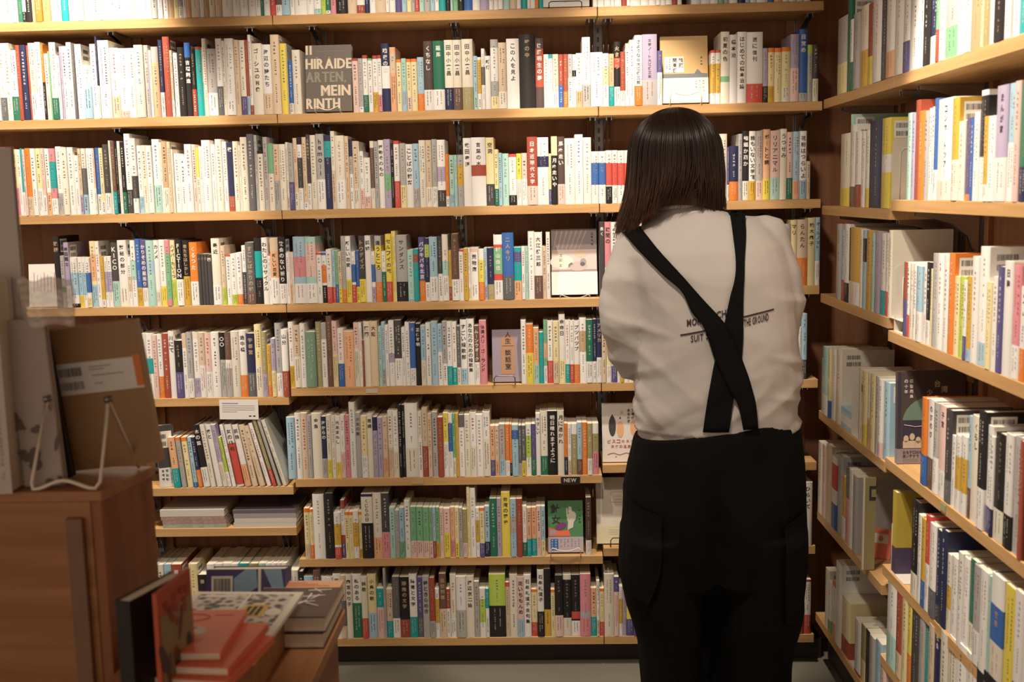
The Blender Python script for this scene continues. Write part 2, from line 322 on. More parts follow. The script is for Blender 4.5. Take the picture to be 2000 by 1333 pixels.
BOOKS = {
'R0':[
(-8246,262,186,'W',''),(-7984,203,188,'K',''),(-7781,218,187,'I',''),
(-7563,247,189,'I',''),(-7316,174,189,'W',''),(-7142,131,151,'V',''),
(-7011,102,185,'W/K15',''),(-6909,174,184,'K',''),(-6735,87,191,'o',''),
(-6648,203,151,'o/O60',''),(-6446,232,186,'m',''),(-6214,145,186,'W',''),
(-6069,159,192,'W',''),(-5910,188,151,'T',''),(-5721,130,188,'W',''),
(-5591,304,191,'W',''),(-5287,275,188,'I',''),(-5013,159,151,'W',''),
(-4854,144,151,'W',''),(-4710,144,189,'W',''),(-4565,202,151,'W',''),
(-4363,216,185,'I',''),(-4147,288,189,'W',''),(-3858,202,191,'W',''),
(-3656,288,188,'W',''),(-3368,173,190,'G',''),(-3196,144,151,'W',''),
(-3052,144,151,'W',''),(-2908,158,189,'S',''),(-2749,144,185,'y',''),
(-2606,115,151,'u/W20',''),(-2491,115,190,'W',''),(-2376,115,151,'o',''),
(-2261,244,189,'I',''),(-2016,129,187,'W',''),(-1887,129,184,'S',''),
(-1758,172,191,'I',''),(-1586,187,188,'s',''),(-1399,301,190,'W',''),
(-1098,215,191,'W',''),(-883,215,151,'W',''),(-668,215,190,'W=R55-75',''),
(-453,143,151,'W',''),(-310,86,151,'V',''),(-224,172,191,'W',''),
(-53,157,151,'R',''),(105,172,187,'D/W15',''),(276,229,190,'b',''),
(505,129,151,'W',''),(633,343,188,'P/W60',''),(976,200,191,'W',''),
(1176,200,151,'W/t10',''),(1376,128,151,'L',''),(1504,128,151,'V/W6',''),
(1632,157,151,'P',''),(1789,313,191,'W/K20',''),(2103,256,185,'s',''),
(2359,228,185,'W/r12',''),(2587,128,151,'N',''),(2715,171,151,'W',''),
(2885,284,186,'s',''),(3170,99,151,'W',''),(3269,170,151,'W',''),
(3440,170,192,'U',''),(3610,142,151,'b',''),(3752,128,188,'y',''),
(3880,99,151,'G',''),(3979,113,151,'W/R30',''),(4093,142,151,'t',''),
(4234,170,151,'G',''),(4404,128,151,'b',''),(4532,113,151,'W',''),
(4645,184,189,'T',''),(4830,127,151,'K',''),(4957,71,151,'t',''),
(5028,142,151,'v',''),(5169,156,151,'K',''),(5325,240,187,'B',''),
(5565,212,188,'W',''),(5778,240,187,'u',''),(6018,127,151,'W',''),
(6145,127,151,'W',''),(6272,141,151,'W',''),(6413,183,151,'t',''),
(6597,183,187,'s',''),(6780,127,151,'W',''),(6907,169,151,'T',''),
(7076,85,151,'W',''),(7161,141,151,'W',''),(7302,85,151,'O',''),
(7386,127,151,'T',''),(8877,126,151,'W',''),(9004,183,151,'W',''),
(9186,182,151,'W',''),(9369,98,189,'W',''),(9467,196,189,'W',''),
(9663,140,151,'r',''),(9804,98,151,'W',''),(9902,280,191,'W',''),
(10182,224,189,'W',''),(10406,196,151,'W',''),(10602,126,151,'W',''),
(10728,140,151,'W',''),(10868,182,151,'W',''),(11050,140,151,'r',''),
(11190,126,151,'W',''),(11567,265,151,'W',''),(11832,251,191,'W',''),
(12083,223,191,'W',''),(12307,153,151,'v',''),(12460,139,151,'G',''),
(12599,237,192,'W',''),(12836,209,151,'W/N50',''),(13045,125,151,'b',''),
(13171,181,151,'W',''),(13351,306,189,'W',''),(13658,167,151,'B',''),
(13824,222,151,'o',''),(14047,181,151,'W',''),(14227,208,185,'W',''),
(14436,194,151,'I',''),(14630,194,151,'W',''),],
'R1':[
(-8480,294,215,'W',''),(-8186,294,215,'I',''),(-7892,59,214,'W',''),
(-7833,162,214,'W/g30',''),(-7671,162,214,'I','tall ivory book, second back shelf, between dark-grey-banded white and dark-green-banded white'),(-7510,206,194,'W/V34','white book with dark-green band on second back shelf'),
(-7304,117,207,'r',''),(-7187,176,207,'N','tall navy book on second back shelf'),(-7011,59,206,'r',''),
(-6952,191,212,'p/W35','tall pale-pink book with white band on second back shelf'),(-6761,161,214,'W','tall white book on second back shelf between pale-pink and orange books'),(-6600,73,208,'O/K50',''),
(-6526,132,182,'I',''),(-6395,44,188,'v',''),(-6351,190,212,'I/V28','tall ivory book with dark-green band on second back shelf'),
(-6160,88,176,'W',''),(-6072,59,201,'u',''),(-6014,146,201,'W',''),
(-5867,146,211,'W',''),(-5721,73,206,'g',''),(-5648,190,206,'W','tall white book on second back shelf between dark-grey and white books'),
(-5457,249,147,'W/b60','small white book with pale-blue band on second back shelf'),(-5209,175,205,'W','tall white book on second back shelf between white and navy books'),(-5033,58,225,'N/W40',''),
(-4975,321,214,'W','thick white book on second back shelf between navy and white books'),(-4654,248,193,'W/s32','white book with beige band on second back shelf'),(-4405,234,191,'W/p10','white book with pale-pink band on second back shelf'),
(-4172,219,191,'W','white book on second back shelf between white and ivory books'),(-3953,262,199,'I','thick ivory book on second back shelf between white and light-grey books'),(-3691,146,198,'G',''),
(-3545,73,184,'W',''),(-3472,204,193,'o^G22','peach book with light-grey top on second back shelf'),(-3268,117,211,'N/W32',''),
(-3151,204,220,'r','tall brick-red book on second back shelf between navy and beige books'),(-2948,73,182,'s/W25',''),(-2875,131,175,'W',''),
(-2744,204,190,'K','black book on second back shelf'),(-2540,174,202,"K^B20'吉増剛造",'tall black book with blue top on second back shelf'),(-2366,131,185,'K/r40',''),  # first entry is a black block painted in for the shadowed gap between books
(-2235,189,190,'T^r4','teal book with brick-red top on second back shelf'),(-2046,15,187,'s/v50',''),(-2032,116,212,'I',''),
(-1915,261,184,'G/W34','thick light-grey book with white band on second back shelf'),(-1654,174,211,'W/g38','tall white book with dark-grey band on second back shelf between light-grey and ivory books'),(-1480,87,204,'I',''),
(-1393,247,210,'W/W20','tall white book on second back shelf between ivory and beige books'),(-1146,145,206,'s',''),(-1001,174,205,'I/U25','tall ivory book with violet band on second back shelf'),
(-827,87,205,'r/b25',''),(-740,87,219,'W/r12',''),(-653,290,195,"I'ゴーシュの肖像",'thick ivory book, second back shelf, between brick-red-banded white and beige-banded white'),
(-364,261,191,"W/s30'海辺の詩たち",'thick white book with beige band on second back shelf'),(-103,246,217,'s','tall beige book on second back shelf between white and bright-yellow books'),(143,188,193,'Y','bright-yellow book on second back shelf'),
(331,29,192,'G',''),(360,116,146,'B/I20',''),(476,231,175,'I','ivory book on second back shelf between blue and pale-pink books'),
(2150,173,148,'p^r5',''),(2322,130,147,'G/W10',''),(2452,144,155,'W/V30^r6',''),
(2596,130,146,'W^v4',''),(2725,144,154,'W/M35^r6',''),(2869,115,154,'W/P30^r6',''),
(2984,230,186,"N=W33-66'暗夜の鐘",'navy book with white patch on second back shelf'),(3214,172,175,'s/o60^o10',''),(3387,144,142,'y^O6',''),
(3531,144,144,'t/b40',''),(3674,129,142,'y/p28^O6',''),(3803,172,142,'y^O6',''),
(3976,187,146,'b/O32',''),(4162,258,189,"d/W30'くちなし",'dark-brown book with white band on second back shelf'),(4421,315,189,"V/W30'羅馬",'thick dark-green book with white band on second back shelf'),
(4736,244,191,"I/N32'田中小実昌",'ivory book with navy band on second back shelf'),(4979,243,190,"I/D32'田中小実昌",'ivory book with brown band on second back shelf'),(5223,315,192,"I/m32'田中小実昌",'thick ivory book with olive band on second back shelf'),
(5538,114,146,'b/t25',''),(5652,114,142,'M/W30^W5',''),(5767,100,165,'W=g30-60',''),
(5867,157,145,"W'新宿",''),(6024,214,189,'G/y18=W12-60','light-grey book with pale-yellow band on second back shelf'),(6238,229,180,'s/I26','beige book with ivory band on second back shelf'),
(6467,357,190,"W'この人を見よ",'thick white book on second back shelf between beige and black books'),(6824,442,200,"K'壁の中",'thick black book on second back shelf'),(7266,228,189,"d=r15-70'後藤明生の夢",'dark-brown book with brick-red patch on second back shelf'),
(7494,142,145,'W',''),(7637,100,145,'W^T8',''),(7736,171,145,'p/W30',''),
(7907,128,144,'r/B42',''),(8035,128,144,'r/O30',''),(8163,128,144,'G/W55',''),
(8292,100,143,'W=K30-42',''),(8391,171,146,'W/o30',''),(8562,227,189,'W/G32','white book with light-grey band on second back shelf'),
(8789,341,147,'W','thick white book on second back shelf between white and white books'),(9130,170,144,'W=y25-60',''),(9301,142,142,'o/T38',''),
(9443,170,174,"K/W30=R25-40'火まつり",''),(9613,142,147,'r/W28',''),(9755,113,169,'W^p8',''),
(9868,142,178,'W',''),(10010,213,190,"W/O28'さようなら大江健三郎",'white book with orange band on second back shelf'),(10223,411,192,"u/G36'文学ノート大江健三郎",'thick lilac book with light-grey band on second back shelf'),
(10634,142,147,'U/W60',''),(12118,127,145,'W=M25-80^R5',''),(12245,141,145,'W=M25-80^R5',''),
(12386,240,194,"I=v62-70'初夏の色",'ivory book with mid-green patch on second back shelf'),(12626,212,185,"W'橋本治",'white book on second back shelf between ivory and white books'),(12838,254,192,"W'はじめての橋本治論",'white book, second back shelf, between white and red-banded white'),
(13091,451,191,"W/R27'遂に復刊",'thick white book with red band on second back shelf'),(13542,141,147,'u/K30',''),(13683,169,147,'y/M30^O8',''),
(13852,197,146,'y^O8',''),(14049,239,148,'y/I28^O8','small pale-yellow book with orange top and ivory band on second back shelf'),(14288,239,182,'u/p50','lilac book with pale-pink band on second back shelf'),
(14527,239,195,"B/G12'目覚め",'blue book with light-grey band on second back shelf'),(14765,140,153,'G^L15',''),(14906,168,153,'k/I40',''),
],
'R2':[
(-8714,446,195,'R',''),(-8267,223,190,'M',''),(-8044,223,194,'R/p30',''),
(-7821,163,151,'R/p18',''),(-7658,149,188,'y/P42',''),(-7509,104,187,'W',''),
(-7405,59,190,'T/W35',''),(-7346,74,187,'p',''),(-7271,148,190,'O/s28',''),
(-7123,148,189,'W',''),(-6975,148,189,'y/W40',''),(-6826,104,189,'p/W30',''),
(-6722,133,188,'W/o34',''),(-6589,178,188,'P=T20-60/W25','pink book with white band on third back shelf'),(-6411,163,193,'W/G32',''),
(-6248,178,190,'I','ivory book, third back shelf, between light-grey-banded white and white'),(-6070,178,190,'W','white book, seventeenth from left on third back shelf'),(-5893,133,167,'W',''),
(-5759,89,186,'s/u30',''),(-5671,133,186,'I=g30-70/b30',''),(-5537,207,186,'W','white book on third back shelf between ivory and pale-pink books'),
(-5330,59,185,'p/W40',''),(-5271,118,187,'B/W30',''),(-5153,118,186,'y/W20',''),
(-5035,177,196,'k/W30','charcoal book with white band on third back shelf'),(-4857,59,206,'I',''),(-4798,118,204,'D/T30',''),
(-4680,59,204,'K',''),(-4621,89,204,'W',''),(-4532,118,201,'K/V30',''),
(-4414,177,224,'W/k30','tall white book with charcoal band on third back shelf'),(-4237,162,211,'W=k50-80','tall white book with charcoal patch on third back shelf'),(-4075,148,191,'W/b25',''),
(-3927,133,191,'I',''),(-3794,162,190,'W',''),(-3632,221,207,'W/t38','tall white book with mint band on third back shelf'),
(-3411,59,198,'W',''),(-3352,162,201,'S/I35',''),(-3190,103,199,'s',''),
(-3087,59,178,'I',''),(-3028,177,166,'W',''),(-2852,147,160,'W',''),
(-2704,206,191,'W','white book on third back shelf between white and pale-pink books'),(-2499,118,190,'p',''),(-2381,88,179,'I^Y45',''),
(-2293,88,184,'W',''),(-2204,250,201,'W','tall white book on third back shelf between white and white books'),(-1955,132,189,'W',''),
(-1822,191,203,'I','tall ivory book on third back shelf between white and white books'),(-1632,132,196,'W',''),(-1499,176,194,"N/r22'夜",'navy book with brick-red band on third back shelf'),
(-1323,161,196,'I',''),(-1162,59,185,'I',''),(-1103,191,207,'I','tall ivory book on third back shelf between ivory and dark-grey books'),
(-913,191,215,'g','tall dark-grey book on third back shelf'),(-722,88,212,'G',''),(-634,161,168,'I^K5',''),
(-473,132,206,'G',''),(-341,161,188,'I^v45',''),(-180,161,185,'s/G45',''),
(-19,190,185,'I','ivory book on third back shelf between beige and ivory books'),(171,73,190,'I/p20',''),(244,146,187,'G/U42',''),
(390,117,201,'s/I25',''),(507,132,203,'W=k28-70^K10',''),(639,132,203,'s/W10',''),
(770,102,210,"k/W35'三島由紀夫へ",''),(873,161,208,'I','tall ivory book on third back shelf between charcoal and light-grey books'),(1033,234,211,"G/W40'hemoji",'tall light-grey book with white band on third back shelf'),
(1267,190,207,'N=T8-30','tall navy book with teal patch on third back shelf'),(1457,117,218,'I/s50',''),(1573,277,205,'I/W40','thick ivory book with white band on third back shelf'),
(1851,117,203,'s',''),(1967,102,195,'G/W50^N25',''),(2069,160,189,'s/I30',''),
(2230,29,188,'W',''),(2259,117,160,'W/p35',''),(2375,189,142,'W/p24',''),
(2564,116,188,'I=D10-70',''),(2681,116,187,'G',''),(2797,160,190,"W'移動そのもの",''),
(2957,189,192,'u=v50-74','lilac book with mid-green patch on third back shelf'),(3147,87,181,'K',''),(3234,160,187,'W/R40^R5',''),
(3394,174,180,'G/y35',''),(3568,203,177,"W'ことばの観察",'white book on third back shelf between light-grey and pale-blue books'),(3771,174,178,'b/G30',''),
(3946,189,187,'I','ivory book on third back shelf between pale-blue and beige books'),(4134,174,187,'s/I30','beige book with ivory band on third back shelf between ivory and light-grey books'),(4309,145,189,'G/W30',''),
(4454,232,187,'W=u40-62/k25','white book with charcoal band on third back shelf'),(4686,101,147,'O/W20',''),(4787,145,144,'t/b25',''),
(4932,87,144,'t',''),(5019,174,144,'G=M20-60',''),(5193,232,190,"W'武田泰淳",'white book on third back shelf between light-grey and white books'),
(5424,405,191,"W=r40-56'言葉の木",'thick white book with brick-red patch on third back shelf'),(5830,231,190,"y/k32'空洞",'pale-yellow book with charcoal band on third back shelf'),(6061,116,157,'y/V30',''),
(6177,101,147,'b',''),(6278,188,145,'t',''),(6466,217,143,'W/K20^R6',''),
(6682,144,144,'Y/W50',''),(6827,159,145,'p/W50',''),(6986,289,189,"r/p28'日本近現代文学",'thick brick-red book with pale-pink band on third back shelf'),
(7274,317,187,'W=N28-44','thick white book with navy patch on third back shelf'),(7591,72,142,'y/U30',''),(7663,173,189,"K^y28'月ぬ走いや",'black book with pale-yellow top on third back shelf'),
(7836,202,188,"d/p30'馬ぬ走い",'dark-brown book with pale-pink band on third back shelf'),(8038,288,183,'W','thick white book on third back shelf between dark-brown and white books'),(8326,230,193,'W','white book, hundred-and-eleventh from left on third back shelf'),
(8556,230,184,'W','white book, third back shelf, between white and white-and-blue'),(8786,201,145,'W=B22-64',''),(8987,201,145,'W=B22-64',''),
(9189,172,147,'W=R24-66/K32',''),(9361,158,147,'W=R24-66/W32',''),(9519,187,146,'W=R24-66',''),
(9706,244,146,'W=R24-66',''),(9949,186,145,'W=u20-60',''),(10136,215,179,'W',''),
(10351,287,189,'I',''),(10638,215,149,'b',''),(10852,286,177,'W',''),
(11139,286,148,'o',''),(11425,286,187,'I',''),(11711,286,175,'W',''),
(11997,357,183,'W',''),(12354,214,185,'I',''),(12568,57,148,'U/W30',''),
(12625,257,151,'N/O35','small navy book with orange band on third back shelf'),(12882,114,184,'G',''),(12996,185,192,"K/I28'蝙蝠か燕か",'black book with ivory band on third back shelf'),
(13181,185,191,"W/M28'誰もいない文学館",'white book with mustard band on third back shelf'),(13366,199,191,'G/p28','light-grey book with pale-pink band on third back shelf'),(13566,199,195,"o/Y30'ボートと鏡",'peach book with bright-yellow band on third back shelf'),
(13765,270,191,"p/t33'リリアニマル",'thick pale-pink book with mint band on third back shelf'),(14035,185,195,"I'うつせみ",'ivory book on third back shelf between pale-pink and pale-pink books'),(14220,171,186,'p/V32','pale-pink book with dark-green band on third back shelf'),
(14391,185,187,'b/o28','pale-blue book with peach band on third back shelf'),(14576,199,188,"W/b28'花粉はつらいよ",'white book with pale-blue band on third back shelf between pale-blue and beige books'),(14775,114,105,'s',''),
],
'R3':[
(-6662,180,206,"K/g25'批評",'tall black book with dark-grey band on fourth back shelf'),(-6482,120,150,'G=V60-70',''),(-6362,150,188,"u/W34'岸田國士",''),
(-6212,210,144,'W=b30-75/K8',''),(-6003,135,144,'W=b30-75/Y25',''),(-5868,105,143,'W=b30-75',''),
(-5763,135,143,'W=B30-70/y20',''),(-5628,180,190,'y=o20-60/b34',''),(-5449,120,189,'W',''),
(-5329,105,145,'M/W15',''),(-5225,90,145,'W=u30-70',''),(-5135,120,145,'W=u30-70',''),
(-5015,194,185,"k/t40'KICO",'charcoal book with mint band on fourth back shelf'),(-4821,269,191,"W/I30'黙秘の部分",'thick white book with ivory band on fourth back shelf'),(-4552,105,144,'W=s40-70',''),
(-4448,149,190,'W=t30-60',''),(-4298,149,194,'B/M28',''),(-4149,164,190,"U/W28'かりそめの星巡り",''),
(-3985,224,189,'t=b30-50','mint book with pale-blue patch on fourth back shelf'),(-3761,149,189,"W/I25'カノメ",''),(-3612,179,190,'W/Y30',''),
(-3434,149,188,'P=v20-90',''),(-3285,149,188,"y/L40'ハイパーたいくつ",''),(-3136,194,190,"K/W40'FICTION",'black book with white band on fourth back shelf between pale-yellow and black books'),
(-2942,193,187,"K/M45'君たちはしかし",'black book with mustard band on fourth back shelf'),(-2749,238,181,"O/W38'くるった",'orange book with white band on fourth back shelf'),(-2511,104,147,"k'一",''),
(-2407,89,147,"k'二",''),(-2317,89,147,"k'三",''),(-2228,134,146,"k'四",''),
(-2094,253,191,"I/W30'最近",'ivory book with white band on fourth back shelf between charcoal and beige books'),(-1842,134,170,'s/L30',''),(-1708,148,144,'W^R4',''),
(-1560,163,146,'W/L20',''),(-1397,163,149,'W/O20',''),(-1233,119,169,'W/k55',''),
(-1115,252,178,"g/D18'すこしばかりの噓",'dark-grey book with brown band on fourth back shelf'),(-863,207,190,'K^T60=W20-60','black book with teal top on fourth back shelf'),(-655,178,190,"W'わたしのリサイクル",'white book on fourth back shelf between black and white books'),
(-477,74,144,'W^R4',''),(-403,237,189,"o/W40^s20'新しい恋愛",'peach book with beige top and white band on fourth back shelf'),(-166,207,192,"K/W30'教会のない祈り",'black book with white band on fourth back shelf between peach and white books'),
(41,104,146,'W',''),(144,59,146,'p/o40',''),(204,59,146,'I',''),
(263,340,191,'b/W30=P30-60','thick pale-blue book with white band on fourth back shelf'),(603,310,190,'t/W30=p10-60','thick mint book with white band on fourth back shelf'),(913,148,144,'W^R4',''),
(1061,133,144,'W=O25-60/K35^B5',''),(1194,162,153,'W/R30',''),(1356,89,149,'b/R30',''),
(1445,89,149,'v/B35',''),(1533,103,146,'s/Y30',''),(1636,118,190,'G/O20',''),
(1754,162,189,"W/Y35'新しい恋愛",''),(1917,118,145,'W=B25-60/R35',''),(2034,103,148,'B/Y30',''),
(2138,177,190,"k/Y35'トゥデイズ",'charcoal book with bright-yellow band on fourth back shelf'),(2314,177,190,"W'狐噓",'white book on fourth back shelf between charcoal and white books'),(2491,103,144,'W=B25-60/u30',''),
(2594,191,189,"G/O30=Y15-50'違うところ",'light-grey book with orange band on fourth back shelf between white and white books'),(2786,118,144,'W/V60',''),(2903,177,193,"Y/R30'セルフィの死",'bright-yellow book with red band on fourth back shelf'),
(3080,59,201,'Y',''),(3139,59,201,'y',''),(3197,323,189,"G/K30'サンダンス",'thick light-grey book with black band on fourth back shelf'),
(3521,176,147,'t/b4',''),(3697,147,149,'T=r10-25',''),(3844,176,182,"U/O32'パッキパキ北京",''),
(4020,132,179,'N=L10-30/W30',''),(4152,235,183,'b/W38','pale-blue book with white band on fourth back shelf'),(4387,132,184,'k/W42',''),
(4519,176,189,'I=t40-70/W38','ivory book with white band on fourth back shelf between charcoal and mustard books'),(4695,88,143,'M/r28',''),(4783,205,190,'D/W32','brown book with white band on fourth back shelf'),
(4988,132,145,'W^R4',''),(5120,132,148,'M',''),(5252,59,148,'W/y25',''),
(5311,234,149,"W^p8/W32'荒物店",'small white book with pale-pink top on fourth back shelf'),(5545,161,144,'Y/O36^W20',''),(5706,88,148,'b/u28',''),
(5794,190,148,'N/m30',''),(5984,249,185,"R=v20-60/W30^W15'村山由佳",'red book with white top and white band on fourth back shelf'),(6232,321,190,"B/g35'二人キリ",'thick blue book with dark-grey band on fourth back shelf'),
(6554,219,148,'T=U8-28/o36',''),(6773,102,149,'W',''),(6875,88,149,'t',''),
(6963,175,192,'W','white book on fourth back shelf between mint and white books'),(7138,233,190,"W/D35'大江健三郎",'white book with brown band on fourth back shelf'),(7371,102,149,'s',''),
(7473,117,189,'W',''),(8987,145,215,"k'長く",''),(9133,174,215,"P/W40'狭間の",''),
(9307,174,214,'W',''),(9481,174,214,'W',''),(9656,203,205,'I',''),
],
'R4l':[
(-4329,151,191,'W/b25',''),(-4178,196,190,'W=T38-62',''),(-3982,136,186,'p',''),
(-3847,151,188,'W/O34',''),(-3696,181,190,'r',''),(-3515,181,196,"W'川にて",'white book on fifth back shelf left bay between brick-red and black books'),
(-3334,226,169,'K/U45','black book with violet band on fifth back shelf left bay'),(-3108,135,188,'W^s22',''),(-2973,166,192,'G/W30',''),
(-2807,181,192,'W/u30^I10',''),(-2627,180,191,'s/W50',''),(-2446,180,190,'p/W40',''),
(-2266,240,191,'W','white book on fifth back shelf left bay between pale-pink and black books'),(-2026,165,190,"K/G58'○○",''),(-1860,180,190,'D/G58=W10-55',''),
(-1680,240,193,'I','ivory book on fifth back shelf left bay'),(-1440,210,195,"W/O33'途中橋",'white book with orange band on fifth back shelf left bay between ivory and navy books'),(-1230,240,186,"N/g38'宇都宮",'navy book with dark-grey band on fifth back shelf left bay'),
(-990,195,211,'y/I45','tall pale-yellow book with ivory band on fifth back shelf left bay'),(-795,150,190,'m/u35',''),(-645,120,152,'M/O22',''),
(-525,135,170,'u/y45',''),(-391,180,214,'G/W32','tall light-grey book with white band on fifth back shelf left bay'),(-211,180,196,"W/r38'山分",'white book with brick-red band on fifth back shelf left bay'),
],
'R4':[
(-4,149,191,'W/M33',''),(145,194,182,'s/I50','beige book with ivory band on fifth back shelf'),(340,149,187,'W',''),
(489,299,162,'g_green','thick sage-green book on fifth back shelf'),(788,149,190,'m',''),(937,164,186,'W^G25',''),
(1101,164,207,'D',''),(1265,149,192,'p/y50',''),(1414,179,169,'W/B40',''),
(1593,298,161,'o','thick peach book on fifth back shelf'),(1891,149,186,'p/I60',''),(2040,89,186,'W',''),
(2129,45,135,'r',''),(2174,193,189,"I'蒲団",'ivory book on fifth back shelf'),(2367,223,190,"s'大阪",'beige book on fifth back shelf between ivory and mint books'),
(2590,104,172,'t',''),(2695,104,186,'b/G28',''),(2799,104,177,'W',''),
(2903,163,190,'W=u50-64',''),(3066,208,191,'k/W42','charcoal book with white band on fifth back shelf'),(3274,104,169,'W',''),
(3378,134,185,'W',''),(3512,163,183,"B/W28'4",''),(3675,148,180,"K'正体不明",''),
(3823,148,174,'b/I42',''),(3972,148,181,'W',''),(4120,193,185,'b','pale-blue book on fifth back shelf'),
(4313,133,176,'b/W55',''),(4446,133,185,'G/W34',''),(4580,148,184,'W/T30',''),
(4728,133,183,'W/T28',''),(4861,104,171,'g/I30',''),(4965,192,189,"W/b25'すごい短歌部",'white book with pale-blue band on fifth back shelf'),
(5157,207,191,"W'あなたのための短歌集",'white book on fifth back shelf between white and brown books'),(5364,148,171,"D/W38'ムーンウォーク",''),(5512,207,186,"P'信濃メリーゴーランド",'pink book on fifth back shelf'),
(6709,148,185,'W',''),(6856,206,173,'O/Y52','orange book with bright-yellow band on fifth back shelf'),(7063,162,162,'o/t35',''),
(7225,133,149,'T',''),(7357,103,184,'v=o36-60/W28',''),(7461,162,182,'W/R36',''),
(7623,177,180,'y/s36',''),(7799,177,199,"W/y35'余命日",'tall white book with pale-yellow band on fifth back shelf'),(7976,132,183,'W/T30',''),
(8108,118,182,'W/R30',''),(8226,162,181,"W/O30'プツバップ",''),(8388,191,188,'W=S20-52','white book with tan patch on fifth back shelf'),
(8579,191,183,'V/W34','dark-green book with white band on fifth back shelf'),(8770,103,184,'N/W34',''),(8873,147,184,"N/W40'アメリカ",''),
(9020,132,179,'s',''),(9152,147,160,'y/W32',''),(9299,161,142,'W/U34',''),
(9460,88,127,'W',''),(9548,103,112,'M',''),(9651,147,105,'W',''),
(9798,132,105,'W',''),(9930,176,105,'W',''),],
'R5':[
(-181,242,184,'b','pale-blue book on sixth back shelf'),(61,181,195,'W',''),(242,181,195,'s',''),
(423,121,189,'G',''),(544,287,193,"I'金魚",'thick ivory book on sixth back shelf'),(831,151,184,"N/G32'海からの",''),
(982,136,188,'I/Y30',''),(1118,121,185,'I',''),(1238,151,184,"W/Y26'光あまねし",''),
(1389,136,187,'W/p42',''),(1525,136,187,'P',''),(1660,181,225,'W','tall white book on sixth back shelf'),
(1841,151,194,"G'少女の歌",''),(1992,181,183,'y/W36',''),(2172,166,189,"I'堤婦",''),
(2338,135,180,'u^N22',''),(2473,150,178,'u',''),(2624,150,181,'s/o35',''),
(2774,150,197,'I/s45',''),(2925,165,198,'W/I40',''),(3090,105,215,'K',''),
(3195,90,215,'K',''),(3285,375,219,'W/I40','thick white book with ivory band on sixth back shelf'),(3660,120,194,'I/W60',''),
(3781,165,205,'s/r45',''),(3946,120,188,'s',''),(4066,165,192,'G',''),
(4231,165,177,'r',''),(4395,150,189,'Y/W55',''),(4545,120,187,'W=B15-60',''),
(4665,90,187,'v/I30',''),(4755,90,188,'M',''),(4845,165,183,'W^g20',''),
(5010,165,183,'I',''),(5174,180,189,'W/I48',''),(5354,194,183,'W','white book on sixth back shelf between white and white books'),
(5548,209,191,'W/I58','white book with ivory band on sixth back shelf between white and peach books'),(5758,135,149,'o/U32',''),(5892,120,149,'s/o32',''),
(6012,179,153,'G/b32',''),(6191,134,153,'O/W30',''),(6325,60,153,'O/K25',''),
(6385,194,151,'b=B10-28',''),(6579,90,149,'g/G25',''),(6669,119,149,'g/Y30',''),
(6788,164,152,'W=L22-65',''),(6952,134,153,'U/V33',''),(7086,134,184,"W'やさしい",''),
(7220,209,190,'I/V30','ivory book with dark-green band on sixth back shelf'),(7429,283,190,"K'明日晴れますように",'thick black book on sixth back shelf'),(7712,194,191,"I'月に憑かれ",'ivory book on sixth back shelf between black and orange books'),
(7906,104,153,'O/N35',''),(8010,104,151,'W/s30',''),(8114,164,151,'m^W20',''),
(8278,149,155,'b/D30',''),(8426,149,155,'O',''),(8575,149,152,'m/W32',''),
(8724,178,152,'m/P45^W20',''),],
'R6':[
(204,168,154,'y/s30^O8',''),(372,107,151,'y/O28^O6',''),(478,335,195,'W','thick white book on seventh back shelf'),
(814,274,198,'K','thick black book on seventh back shelf'),(1088,198,140,'W=M25-70/R25',''),(1286,122,176,'r=W15-60/U28',''),
(1408,122,141,'y^O7',''),(1530,122,141,'y^O7',''),(1652,167,144,'W=M25-75^W10',''),
(1819,91,141,'y/M20^O7',''),(1910,335,195,"I/K55^N4'くじらの日",'thick ivory book with navy top and black band on seventh back shelf'),(2245,258,197,'I/o32','tall ivory book with peach band on seventh back shelf'),
(2503,228,196,'k/P40','charcoal book with pink band on seventh back shelf'),(2731,167,152,'t',''),(2898,121,144,'G',''),
(3019,152,152,'b/v33',''),(3171,167,172,'W',''),(3338,182,153,'v/p33',''),
(3520,197,153,'v/p33',''),(3717,182,152,'v/p33',''),(3899,106,152,'v/p33',''),
(4005,91,152,'b/r33',''),(4096,106,152,'v/M30',''),(4202,121,149,'p',''),
(4323,197,148,'p/Y50',''),(4520,136,151,'o/P35',''),(4656,121,151,'y/Y30',''),
(4777,106,149,'G',''),(4883,136,145,'m/p30',''),(5019,91,211,'y',''),
(5110,166,208,'W',''),(5276,106,149,'W=M25-70',''),(5382,151,149,'y/U28^O6',''),
(5533,151,153,'b/N30',''),(5684,211,176,'V','dark-green book on seventh back shelf'),(5895,136,176,'u',''),
(6031,256,195,"Y'台湾の歴史",'bright-yellow book on seventh back shelf'),(6288,181,175,'b=G30-60',''),(6468,181,175,'r',''),
(6649,121,152,'W/V28',''),(6770,136,147,'o/T36',''),(6906,151,147,'o/T36',''),
(7056,136,151,'p',''),(7192,120,151,'b/y33',''),(8500,165,175,'d/W26',''),
],
'R7':[
(-328,31,189,'W',''),(-297,247,213,'I',''),(-51,170,208,'K',''),
(119,277,194,'b',''),(396,216,212,'D',''),(612,169,191,'W',''),
(781,185,191,'W',''),(966,231,199,"W'両の文",'tall white book on lowest back shelf'),(1197,154,196,'s=g40-80',''),
(1351,185,197,"I'麻宮ゆり子",''),(1535,277,197,"W/V55'私のある",'thick white book with dark-green band on lowest back shelf'),(1812,184,190,"I/R33'訴歌",''),
(1996,261,196,"y/b40'小鳥の歌",'thick pale-yellow book with pale-blue band on lowest back shelf'),(2257,215,152,'T/p62',''),(2472,77,215,'G',''),
